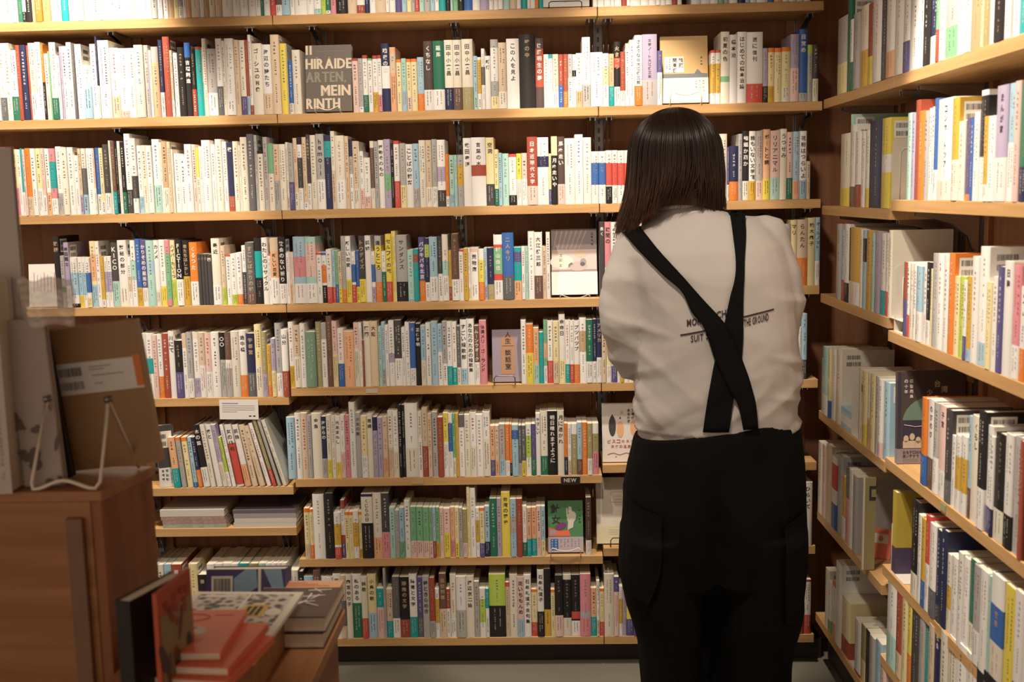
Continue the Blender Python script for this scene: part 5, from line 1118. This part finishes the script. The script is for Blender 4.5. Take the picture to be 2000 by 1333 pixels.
# thick book with violet and blue cover leaning at the back of the table
VIO = pm('cover_violet_blue', (.07,.06,.16), .45); SKY = pm('cover_sky', (.25,.38,.50), .45)
def arth(mb):
    rect(mb, -.058, -.022, .030, .074, OFF); barcodes(mb, -.054, .040, .028, .03); poly(mb, [(-.020,.03),(.02,.055),(.018,.085),(.0,.085),(-.02,.07)], SKY)
    rect(mb, .021, .026, 0, .085, OFF); poly(mb, [(.03,.085),(.055,.03),(.068,.03),(.06,.085)], SKY); poly(mb, [(.03,.03),(.05,.02),(.04,.05)], OFF, -.0008)
face_book(.134, .085, .045, VIO, (.232, -1.372, .7006), 12, arth, 'thick violet and sky-blue book with barcode propped at the table back', group='books on the table', spine='r')
mb = MB(); mb.box(0, .12, 0, .17, 0, .002, CV('g')); mb.box(0, .12, 0, .17, .018, .02, CV('g')); mb.box(0, .002, 0, .17, .002, .018, CV('g'))
o = mb.build('book'); o.location = (.152, -1.465, .7006); tag(o, 'grey book lying behind the upright pair at the table back', 'book', 'books on the table'); p = MB(); p.box(.002, .118, .002, .168, .002, .018, PAGE); p.build('page_block', o)
# two upright books against the cabinet: dark one and the painted one
DK = pm('cover_night', (.018,.014,.014), .45)
def artp(mb):
    rg = random.Random(5); rect(mb, -.046, .046, .008, .178, pm('painted_olive', (.30,.26,.14), .5), -.0006)
    for i in range(22): ell(mb, rg.gauss(0, .012), .085+rg.gauss(0, .035), rg.uniform(.003, .010), rg.uniform(.008, .026), rg.choice([MATS['cover_D'], MATS['cover_d'], CV('r'), CV('k'), BLOT]), -.0008-.00005*i, 9, rg.uniform(-.5, .5))
    for i in range(14): ell(mb, rg.uniform(-.04, .04), rg.uniform(.155, .195), .006, .006, CV('r'), -.0009-.00005*i, 8, rg.uniform(0, 3))
RED = pm('cover_vermilion', (.52,.10,.045), .45)
face_book(.100, .212, .006, RED, (.256, -1.765, .7008), 0, artp, 'book with vermilion border and dark painting standing half open on the table', rotz=math.radians(84), group='books on the table')
face_book(.112, .205, .022, DK, (.236, -1.768, .7008), 0, lambda mb: ell(mb, .01, .10, .012, .022, MATS['cover_s'], -.0006), 'dark thick book with pale figure standing against the cabinet side', rotz=math.radians(72), group='books on the table')
# ------------------------------------------------------------------ the woman, seen from behind
def ringx(x0, x1, z, yc, d, n=28, sh=0.0, pw=2.3, cx=1.08):
    c = (x0+x1)/2; a = (x1-x0)/2; out = []
    for k in range(n):
        t = 2*math.pi*k/n; cs, sn = math.cos(t), math.sin(t)
        x = c + a*math.copysign(abs(cs)**(2/pw), cs); y = yc + d*math.copysign(abs(sn)**(2/pw), sn)
        out.append((x, y, z + sh*(x-cx)))
    return out
def limb(mb, pts, m, n=14):
    """closed tapered limb with rounded ends; pts = (x, y, z, r)"""
    P = [Vector(p[:3]) for p in pts]; R = [p[3] for p in pts]
    d0 = (P[0]-P[1]).normalized(); d1 = (P[-1]-P[-2]).normalized()
    PP = [P[0]+d0*R[0]*.9, P[0]+d0*R[0]*.55] + P + [P[-1]+d1*R[-1]*.55, P[-1]+d1*R[-1]*.9]
    RR = [R[0]*.35, R[0]*.8] + R + [R[-1]*.8, R[-1]*.35]
    mb.tube(PP, RR, m, n)
def ellipsoid(mb, c, r, m, nu=20, nv=14, fn=None):
    rings = []
    for j in range(1, nv):
        ph = math.pi*j/nv; rg = []
        for i in range(nu):
            th = 2*math.pi*i/nu; p = Vector((math.sin(ph)*math.cos(th), math.sin(ph)*math.sin(th), -math.cos(ph)))
            k = fn(p) if fn else 1
            rg.append((c[0]+r[0]*p.x*k, c[1]+r[1]*p.y*k, c[2]+r[2]*p.z*k))
        rings.append(rg)
    mb.loft(rings, m)
def fuse(o, vox, smooth=4):
    r = o.modifiers.new('r', 'REMESH'); r.mode = 'VOXEL'; r.voxel_size = vox; r.use_smooth_shade = True
    s = o.modifiers.new('s', 'SMOOTH'); s.factor = .5; s.iterations = smooth
    bpy.context.view_layer.update(); dg = bpy.context.evaluated_depsgraph_get()
    me = bpy.data.meshes.new_from_object(o.evaluated_get(dg)); mats = list(o.data.materials)
    o.modifiers.clear(); o.data = me
    if not me.materials: me.materials.append(mats[0])
    for p in me.polygons: p.use_smooth = True; p.material_index = 0
    return o
SKIN, nt, b = nodemat('skin'); b.inputs['Base Color'].default_value = (.62,.34,.22,1); b.inputs['Roughness'].default_value = .5; b.inputs['Subsurface Weight'].default_value = .15; b.inputs['Subsurface Radius'].default_value = (.01,.004,.002)
TEE = pm('white_cotton', (.60,.57,.55), .85, spec=.15, bump=.25, bscale=700)
BLK = pm('black_cotton_twill', (.006,.006,.0065), .85, spec=.12, bump=.3, bscale=500)
HX, HY = 1.055, -.505
# --- body: one continuous skin surface
mb = MB()
def headfn(p):
    k = 1.0
    if p.y > .2 and p.z < -.2: k -= .10*abs(p.z)          # jaw narrows in front
    if p.y < -.1 and p.z < -.3: k -= .12*abs(p.z)
    return k
ellipsoid(mb, (HX, HY+.01, 1.478), (.076, .094, .112), SKIN, fn=headfn)
limb(mb, [(HX, HY+.085, 1.40, .030), (HX, HY+.078, 1.412, .034)], SKIN)                       # chin
limb(mb, [(HX, HY+.105, 1.482, .008), (HX, HY+.122, 1.458, .012)], SKIN)                       # nose
limb(mb, [(HX-.014, HY+.104, 1.431, .0065), (HX+.014, HY+.104, 1.431, .0065)], SKIN)           # lips
for s in (-1, 1):
    limb(mb, [(HX+s*.077, HY-.002, 1.490, .010), (HX+s*.081, HY-.008, 1.472, .011), (HX+s*.077, HY, 1.455, .008)], SKIN)   # ears
    limb(mb, [(HX+s*.018, HY+.096, 1.510, .007), (HX+s*.042, HY+.088, 1.508, .006)], SKIN)     # brows
limb(mb, [(HX, HY-.010, 1.44, .046), (HX+.004, HY-.014, 1.38, .043), (HX+.008, HY-.014, 1.33, .046)], SKIN, 20)
mb.loft([ringx(1.03, 1.10, 1.320, -.525, .045), ringx(.98, 1.21, 1.290, -.53, .060), ringx(.955, 1.26, 1.24, -.535, .085), ringx(.95, 1.26, 1.1, -.545, .11), ringx(.965, 1.245, .95, -.55, .10), ringx(.955, 1.275, .80, -.55, .12), ringx(.96, 1.29, .70, -.55, .12)], SKIN)
for sx, hx in ((1, 1.035), (2, 1.205)): limb(mb, [(hx, -.55, .72, .085), (hx, -.545, .45, .060), (hx, -.55, .40, .055), (hx, -.56, .25, .046), (hx, -.57, .09, .032), (hx, -.56, .055, .034)], SKIN); limb(mb, [(hx, -.575, .040, .030), (hx+(-.012 if sx == 1 else .012), -.44, .028, .026)], SKIN)
ARM = {'l': [(.945, -.53, 1.25, .048), (.935, -.545, 1.12, .040), (.955, -.505, 1.01, .036), (1.005, -.40, 1.045, .032), (1.045, -.305, 1.085, .024)],
       'r': [(1.265, -.53, 1.26, .048), (1.28, -.54, 1.13, .040), (1.272, -.49, 1.03, .036), (1.215, -.39, 1.055, .032), (1.165, -.305, 1.085, .024)]}
for s, A in ARM.items():
    limb(mb, A, SKIN); sg = 1 if s == 'l' else -1; wx, wy, wz = A[-1][:3]
    palm = Vector((wx+sg*.004, wy+.040, wz+.018))
    limb(mb, [(wx, wy, wz, .022), (palm.x-sg*.012, palm.y, palm.z, .020), (palm.x-sg*.008, palm.y+.028, palm.z+.012, .019)], SKIN)
    limb(mb, [(palm.x+sg*.010, palm.y-.004, palm.z-.006, .016), (palm.x+sg*.008, palm.y+.026, palm.z+.002, .016)], SKIN)
    for i, (L1, dz) in enumerate(((.034, .014), (.038, .004), (.036, -.008), (.028, -.019))):
        b0 = Vector((palm.x-sg*.006, palm.y+.040, palm.z+.006+dz)); b1 = b0+Vector((sg*.006, L1*.75, .006)); b2 = b1+Vector((sg*.018, L1*.30, .002)); b3 = b2+Vector((sg*.016, -L1*.1, 0))
        limb(mb, [(*b0, .0088), (*b1, .0082), (*b2, .0076), (*b3, .0066)], SKIN, 8)
    t0 = palm+Vector((sg*.012, -.005, .014)); t1 = t0+Vector((sg*.020, .014, .018)); t2 = t1+Vector((sg*.016, .018, .006))
    limb(mb, [(*t0, .0115), (*t1, .0098), (*t2, .0082)], SKIN, 8)
body = mb.build('person'); fuse(body, .0045, 3)
tag(body, 'woman seen from behind in white tee and black crossed-strap overalls, head bowed, reading', 'person')
for s in (-1, 1):
    e = MB(); ellipsoid(e, (HX+s*.030, HY+.090, 1.486), (.013, .013, .010), INKW, 12, 8); ellipsoid(e, (HX+s*.030, HY+.0985, 1.483), (.0055, .0055, .0055), INKD, 10, 6); e.build('eye', body)
# --- tee shirt
SH = .055
mb = MB()
mb.loft([ringx(.985, 1.30, .74, -.55, .118), ringx(.955, 1.325, .80, -.555, .128), ringx(.950, 1.335, .88, -.56, .140), ringx(.957, 1.338, .97, -.56, .142), ringx(.955, 1.330, 1.06, -.558, .143),
         ringx(.943, 1.320, 1.14, -.555, .142), ringx(.930, 1.315, 1.21, -.55, .136, sh=.03), ringx(.918, 1.302, 1.26, -.545, .122, sh=.05), ringx(.940, 1.275, 1.298, -.54, .100, sh=SH), ringx(.972, 1.240, 1.325, -.535, .078, sh=.07), ringx(1.000, 1.165, 1.344, -.53, .068, sh=.08), ringx(1.004, 1.122, 1.357, -.522, .062, sh=.09), ringx(1.012, 1.114, 1.366, -.520, .056, sh=.09)], TEE)
limb(mb, [(.955, -.535, 1.262, .060), (.938, -.552, 1.19, .066), (.934, -.556, 1.10, .064), (.946, -.535, 1.04, .062), (.968, -.485, 1.005, .058)], TEE, 20)
limb(mb, [(1.255, -.535, 1.285, .058), (1.276, -.552, 1.20, .066), (1.284, -.552, 1.12, .064), (1.288, -.52, 1.07, .060), (1.275, -.46, 1.035, .056)], TEE, 20)
tee = mb.build('t_shirt', body); fuse(tee, .0055, 5)
def fold(p, seedv, s, ax):
    q = Vector((p.dot(ax[0])*s[0], p.dot(ax[1])*s[1], p.y*2+seedv)); n_ = noise.noise(q)
    return 1-min(1, abs(n_)*3.2)
me = tee.data
nr = [v.normal.copy() for v in me.vertices]
A1 = (Vector((.77, 0, -.64)), Vector((.64, 0, .77))); A2 = (Vector((.85, 0, .52)), Vector((-.52, 0, .85))); A3 = (Vector((.25, 0, 1)), Vector((1, 0, -.25)))
for v, n_ in zip(me.vertices, nr):
    p = v.co; low = max(0, min(1, (1.12-p.z)/.22)); side = max(0, min(1, (abs(p.x-1.13)-.09)/.08))
    a = .009*fold(p, 3, (2.2, 15), A2)*low + .007*fold(p, 9, (2.4, 12), A1)*low*(.4+.6*side) + .006*fold(p, 5, (14, 2.5), A3)*side + .0028*fold(p, 13, (4, 9), A1)*(1-low)
    a += .004*noise.noise(p*11) + .005*noise.noise(p*5+Vector((3, 1, 2)))
    if p.z < .845: a = min(a, .001)-.002
    v.co = p + n_*(a-.003)
me.update()
def bvh_of(*os):
    V, F = [], []
    for o in os:
        b = len(V); V += [v.co.copy() for v in o.data.vertices]; F += [tuple(b+i for i in p.vertices) for p in o.data.polygons]
    return BVHTree.FromPolygons(V, F)
# collar ribbing
mb = MB(); pts = []
bt = bvh_of(tee)
for k in range(40):
    t = 2*math.pi*k/40; x = 1.062+.052*math.cos(t); y = -.521+.056*math.sin(t); pts.append((x, y, 1.358+.08*(x-1.08)+(.008 if math.sin(t) < 0 else -.02*math.sin(t))))
mb.tube(pts, .0052, TEE, 8, closed=True); mb.build('collar', tee)
# --- overalls
def topz(x, z):
    lim = .876 - (.17*(1.235-x) if x < 1.235 else .28*(x-1.235)); return lim
mb = MB()
wr = ringx(.947, 1.340, .86, -.558, .150); wr = [(x, y, topz(x, 0)) for x, y, z in wr]
w2 = [(x, y, topz(x, 0)-.03) for x, y, z in ringx(.943, 1.343, .83, -.558, .152)]
mb.loft([ringx(1.05, 1.20, .44, -.555, .03), ringx(.96, 1.31, .455, -.555, .10), ringx(.925, 1.345, .48, -.555, .140), ringx(.912, 1.350, .55, -.555, .150), ringx(.918, 1.350, .62, -.556, .152), ringx(.926, 1.349, .70, -.557, .153), ringx(.936, 1.346, .77, -.558, .152), w2, wr], BLK)
mb.loft([ringx(.972, 1.118, .06, -.56, .085), ringx(.966, 1.119, .20, -.56, .100), ringx(.955, 1.122, .30, -.558, .112), ringx(.930, 1.126, .40, -.556, .125), ringx(.914, 1.13, .50, -.555, .138), ringx(.915, 1.14, .60, -.555, .145)], BLK)
mb.loft([ringx(1.132, 1.310, .06, -.55, .085), ringx(1.128, 1.322, .20, -.55, .100), ringx(1.128, 1.330, .30, -.55, .112), ringx(1.126, 1.345, .40, -.552, .125), ringx(1.122, 1.350, .50, -.555, .138), ringx(1.12, 1.350, .60, -.555, .145)], BLK)
pants = mb.build('overalls', body); fuse(pants, .006, 3)
me = pants.data; nr = [v.normal.copy() for v in me.vertices]
for v, n_ in zip(me.vertices, nr):
    p = v.co; cen = math.exp(-((p.x-1.125)/.03)**2)*max(0, min(1, (.80-p.z)/.15))
    a = .010*fold(p, 7, (11, 1.8), (Vector((1, 0, .18)), Vector((-.18, 0, 1)))) + .006*noise.noise(p*7) - .022*cen*(1 if n_.y < -.3 else 0)
    fade = max(0, min(1, (.84-p.z)/.08))
    v.co = p + n_*(a*fade-.003)
me.update()
bp_ = bvh_of(pants)
def drape(bv, x, z, off, front=False):
    o = Vector((x, .2 if front else -1.2, z)); d = Vector((0, -1 if front else 1, 0)); h = bv.ray_cast(o, d)
    if h[0] is None: return None
    return Vector((x, h[0].y + (off if front else -off), z))
def ribbon(bv, L, R, off, thick, m, name, parent, front=False, nu=6, nv=40, extra=None):
    def samp(P, t):
        t *= len(P)-1; i = min(int(t), len(P)-2); f = t-i
        p0 = P[max(i-1, 0)]; p1 = P[i]; p2 = P[i+1]; p3 = P[min(i+2, len(P)-1)]
        return tuple(.5*((2*p1[k])+(-p0[k]+p2[k])*f+(2*p0[k]-5*p1[k]+4*p2[k]-p3[k])*f*f+(-p0[k]+3*p1[k]-3*p2[k]+p3[k])*f**3) for k in (0, 1))
    G = []
    for j in range(nv+1):
        a, b_ = samp(L, j/nv), samp(R, j/nv); row = []
        for i in range(nu+1):
            t = i/nu; x, z = a[0]+(b_[0]-a[0])*t, a[1]+(b_[1]-a[1])*t; row.append([x, z, drape(bv, x, z, off, front)])
        G.append(row)
    last = None; ys = [[c[2].y if c[2] is not None else None for c in r] for r in G]
    for i in range(nu+1):
        col = [ys[j][i] for j in range(nv+1)]; known = [j for j in range(nv+1) if col[j] is not None]
        for j in range(nv+1):
            if col[j] is None: col[j] = col[min(known, key=lambda k: abs(k-j))] if known else -.6
        for _ in range(3): col = [col[0]] + [ (col[k-1]+2*col[k]+col[k+1])/4 for k in range(1, nv)] + [col[-1]]
        for j in range(nv+1): ys[j][i] = min(col[j], ys[j][i]) if (ys[j][i] is not None and not front) else (max(col[j], ys[j][i]) if ys[j][i] is not None else col[j])
    sg = -1 if not front else 1
    mb = MB(); W_ = nu+1; b0 = 0
    for l in (0, 1):
        for j in range(nv+1):
            for i in range(nu+1): mb.v.append((G[j][i][0], ys[j][i]+sg*thick*l, G[j][i][1]))
    o_ = W_*(nv+1)
    for j in range(nv):
        for i in range(nu):
            q = (j*W_+i, j*W_+i+1, (j+1)*W_+i+1, (j+1)*W_+i); mb.face(q, m, True); mb.face(tuple(o_+k for k in q[::-1]), m, True)
    for j in range(nv):
        for i in (0, nu): mb.face((j*W_+i, (j+1)*W_+i, o_+(j+1)*W_+i, o_+j*W_+i), m)
    for i in range(nu):
        for j in (0, nv): mb.face((j*W_+i, j*W_+i+1, o_+j*W_+i+1, o_+j*W_+i), m)
    return mb.build(name, parent)
bt = bvh_of(tee, pants)
Ll = [(.923,1.306),(.929,1.301),(.959,1.263),(1.006,1.213),(1.045,1.177),(1.066,1.131),(1.091,1.099),(1.116,1.024),(1.125,1.008),(1.145,.962),(1.166,.923),(1.178,.868)]
Lr = [(.958,1.322),(.965,1.317),(.997,1.27),(1.046,1.213),(1.091,1.16),(1.135,1.11),(1.162,1.063),(1.177,1.022),(1.187,.994),(1.197,.961),(1.206,.924),(1.212,.868)]
Rl = [(1.166,1.352),(1.165,1.298),(1.165,1.238),(1.16,1.2),(1.15,1.163),(1.139,1.115),(1.126,1.066),(1.116,1.024),(1.107,.978),(1.099,.933),(1.09,.862)]
Rr = [(1.201,1.350),(1.197,1.308),(1.187,1.253),(1.182,1.2),(1.18,1.163),(1.179,1.114),(1.178,1.065),(1.174,1.017),(1.166,.971),(1.156,.931),(1.147,.862)]
ribbon(bt, Rl, Rr, .004, .002, BLK, 'strap', pants); s2 = ribbon(bt, Ll, Lr, .009, .002, BLK, 'strap', pants)
# straps continue over the shoulders to the bib in front
def over(xa, xb, ztop, zf, xf0, xf1, name='front_strap'):
    mb = MB(); n = 12; pts = []
    ts = [(0, -.60), (1, -.53), (2, -.46), (3, -.42)]
    f1 = ribbon(bt, [(xa, ztop-.012), ((xa+xf0)/2, (ztop+zf)/2), (xf0, zf)], [(xb, ztop-.012), ((xb+xf1)/2, (ztop+zf)/2), (xf1, zf)], .003, .002, BLK, name, pants, front=True)
    x = (xa+xb)/2; hw = (xb-xa)/2
    ya = drape(bt, x, ztop-.014, 0); yb = drape(bt, x, ztop-.014, 0, True)
    if ya is None or yb is None: return
    for k in range(n+1):
        t = k/n; y = (ya.y-.004)*(1-t)+(yb.y+.004)*t; zz = ztop-.014; h = bt.ray_cast(Vector((x, y, 1.6)), Vector((0, 0, -1)))
        if h[0] is not None: zz = max(zz, h[0].z+.004)
        pts.append((y, zz))
    for k in range(n):
        (y0, z0), (y1, z1) = pts[k], pts[k+1]
        mb.quad([(x-hw, y0, z0), (x+hw, y0, z0), (x+hw, y1, z1), (x-hw, y1, z1)], BLK); mb.quad([(x-hw, y0, z0+.002), (x-hw, y1, z1+.002), (x+hw, y1, z1+.002), (x+hw, y0, z0+.002)], BLK)
    mb.build('shoulder_strap', pants)
over(.930, .962, 1.312, 1.14, 1.05, 1.08); over(1.166, 1.200, 1.352, 1.14, 1.14, 1.17)
ribbon(bt, [(1.01, 1.15), (1.0, 1.0), (.98, .86)], [(1.20, 1.15), (1.23, 1.0), (1.30, .86)], .004, .002, BLK, 'bib', pants, front=True, nu=14)
# waist seam line, cargo pockets
def pocket(L, R, name, front=False): ribbon(bp_, L, R, .010, .003, BLK, name, pants, nu=10, nv=24)
pocket([(.932, .690), (.925, .62), (.922, .54), (.925, .46)], [(1.0, .668), (.998, .60), (.992, .53), (.965, .445)], 'cargo_pocket')
pocket([(1.275, .64), (1.278, .56), (1.28, .48), (1.285, .40)], [(1.335, .66), (1.338, .58), (1.338, .48), (1.33, .395)], 'cargo_pocket')
# printed words on the tee back
PRT = pm('shirt_print_brown', (.045,.025,.022), .7)
def tprint(parts):
    mb = MB()
    for kind, a, b_, zs in parts:
        tmp = MB()
        if kind == 'bar':
            n = 16
            for i in range(n):
                x0 = a[0]+(b_[0]-a[0])*i/n; x1 = a[0]+(b_[0]-a[0])*(i+1)/n; z0 = a[1]+(b_[1]-a[1])*i/n; z1 = a[1]+(b_[1]-a[1])*(i+1)/n
                tmp.quad([(x0, 0, z0-zs/2), (x1, 0, z1-zs/2), (x1, 0, z1+zs/2), (x0, 0, z0+zs/2)], PRT)
        else:
            htext(tmp, kind, Vector((0, 0, 0)), X_, Z_, .7, PRT)
            xs = [p[0] for p in tmp.v]; w0, w1 = min(xs), max(xs); L_ = b_[0]-a[0]
            zz_ = [p[2] for p in tmp.v]; q0, q1 = min(zz_), max(zz_)
            tmp.v = [(a[0]+(p[0]-w0)/(w1-w0)*L_, 0, a[1]+(p[0]-w0)/(w1-w0)*(b_[1]-a[1])+(p[2]-q0)/(q1-q0)*zs) for p in tmp.v]
        nv_ = []
        for p in tmp.v:
            h = drape(bvt, p[0], p[2], .0022); nv_.append(tuple(h) if h is not None else (p[0], -.70, p[2]))
        tmp.v = nv_; mb.add(tmp)
    o = mb.build('printed_words', tee); return o
bvt = bvh_of(tee)
tprint([('MORE', (1.056, 1.099), (1.094, 1.106), .0165), ('CHE', (1.120, 1.116), (1.150, 1.122), .0165), ('THE GROUND', (1.181, 1.097), (1.238, 1.109), .0165), ('SUIT S', (1.064, 1.064), (1.102, 1.072), .0155),
        ('bar', (1.042, 1.080), (1.115, 1.095), .0036), ('bar', (1.170, 1.117), (1.251, 1.133), .0036)])
# --- hair
HAIR, nt, b = nodemat('hair_dark_brown'); N, L = nt.nodes, nt.links
b.inputs['Roughness'].default_value = .38; b.inputs['Specular IOR Level'].default_value = .35; b.inputs['Anisotropic'].default_value = .6
tc = N.new('ShaderNodeTexCoord'); sp = N.new('ShaderNodeSeparateXYZ'); L.new(tc.outputs['Object'], sp.inputs[0])
mr = N.new('ShaderNodeMapRange'); mr.inputs['From Min'].default_value = 1.30; mr.inputs['From Max'].default_value = 1.48; L.new(sp.outputs[2], mr.inputs['Value'])
cr = N.new('ShaderNodeValToRGB'); cr.color_ramp.elements[0].color = (.075,.030,.015,1); cr.color_ramp.elements[1].color = (.017,.009,.007,1); L.new(mr.outputs['Result'], cr.inputs['Fac'])
nz = N.new('ShaderNodeTexNoise'); nz.inputs['Scale'].default_value = 60; mp = N.new('ShaderNodeMapping'); mp.inputs['Scale'].default_value = (3, 3, .12); L.new(tc.outputs['Object'], mp.inputs[0]); L.new(mp.outputs[0], nz.inputs['Vector'])
m2 = N.new('ShaderNodeMapRange'); m2.inputs['To Min'].default_value = .55; m2.inputs['To Max'].default_value = 1.5; L.new(nz.outputs['Fac'], m2.inputs['Value'])
hs = N.new('ShaderNodeHueSaturation'); L.new(cr.outputs[0], hs.inputs['Color']); L.new(m2.outputs['Result'], hs.inputs['Value']); L.new(hs.outputs[0], b.inputs['Base Color'])
CX, CY = 1.053, -.505
def hair_pt(az, t, lift=1.0, rnd=0.0):
    """az: 0 = back (-y), + towards +x; t 0 crown .. 1 tip"""
    back = math.cos(az); sx = math.sin(az)
    zt = 1.591
    zl = 1.365 + .012*math.cos(az*2)                                # tip height
    if sx < 0: zl -= .055*min(1, -sx*1.25)**1.5
    if back > .6 and abs(sx) < .45: zl -= .010
    if sx > 0: zl -= .012*sx
    drop = zt-.112
    if t < .45:
        ph = t/.45*math.pi/2; r = math.sin(ph); z = zt-.112*(1-math.cos(ph))
    else:
        f = (t-.45)/.55; r = 1.0+.03*math.sin(f*math.pi)-.10*f*f*(1 if sx > -.3 else .2); z = drop+(zl-drop)*f
        if sx < -.35: r += .42*max(0, f-.45)**1.4*(-sx)
        if sx > .5: r += .16*max(0, f-.72)*sx
    rx = .107*lift if z > 1.45 else .107*lift; ry = .117*lift
    x = CX+rx*r*sx + .004*math.sin(az*5+rnd)*t; y = CY-ry*r*back
    if t >= .45:
        f = (t-.45)/.55; x += -.018*f*f*(1 if sx < .3 else -.6)
    return Vector((x, y, z))
mb = MB(); na = 56; rings = []
for j in range(1, 23):
    t = j/22*.985; rings.append([tuple(hair_pt(2*math.pi*i/na-math.pi, t, .93)) for i in range(na)])
def keep(i):
    az = 2*math.pi*(i+.5)/na-math.pi; return abs(az) < 2.25          # face stays open
b0 = len(mb.v)
for r in rings: mb.v += r
for j in range(21):
    for i in range(na):
        if j < 9 or keep(i): mb.face((b0+j*na+i, b0+j*na+(i+1) % na, b0+(j+1)*na+(i+1) % na, b0+(j+1)*na+i), HAIR, True)
mb.face(tuple(b0+k for k in reversed(range(na))), HAIR)
rg = random.Random(21)
for s in range(1500):
    az = rg.uniform(-2.3, 2.3) if s > 120 else rg.uniform(-math.pi, math.pi); l = rg.uniform(.93, 1.03); wob = rg.uniform(0, 6); dz = rg.uniform(-.012, .022); da = rg.uniform(-.16, .16); w0 = rg.uniform(.0008, .0022)
    t1 = 1.0 if s > 120 else .42; n = 15; pts = []; R = []
    if s > 120 and .02 < az+.05 < .30 and rg.random() < .6: t1 = .9
    amp = rg.uniform(.0, .004)
    for k in range(n+1):
        t = .03+(t1-.03)*k/n; p = hair_pt(az+da*t*t, t, l, wob); f = max(0, (t-.45)/.55)
        p.x += amp*math.sin(f*7+wob)*f; p.y += amp*math.cos(f*6+wob)*f; p.z += dz*f*f
        pts.append(p); R.append(w0*(.5+.5*min(1, k/4))*(1 if k < n-5 else max(.12, (n-k)/5)))
    mb.tube(pts, R, HAIR, 4, cap=False)
mb.build('hair', body)
# --- book held open in front of her
mb = MB()
for s in (-1, 1):
    M_ = Matrix.Translation((1.105, -.245, 1.105)) @ Matrix.Rotation(math.radians(28), 4, 'X') @ Matrix.Rotation(math.radians(14*s), 4, 'Z')
    t = MB(); t.box(0 if s > 0 else -.105, .105 if s > 0 else 0, -.001, 0, 0, .15, CV('b')) if False else None
    q = MB(); x0, x1 = (0, .10) if s > 0 else (-.10, 0); q.box(x0, x1, .006, .007, 0, .150, CV('s')); q.box(x0+.001*(s < 0), x1-.001*(s > 0), 0, .0059, .002, .148, PAGE); mb.add(q, M_)
o = mb.build('book'); tag(o, 'small open book the woman holds up to read, hidden behind her back', 'book')
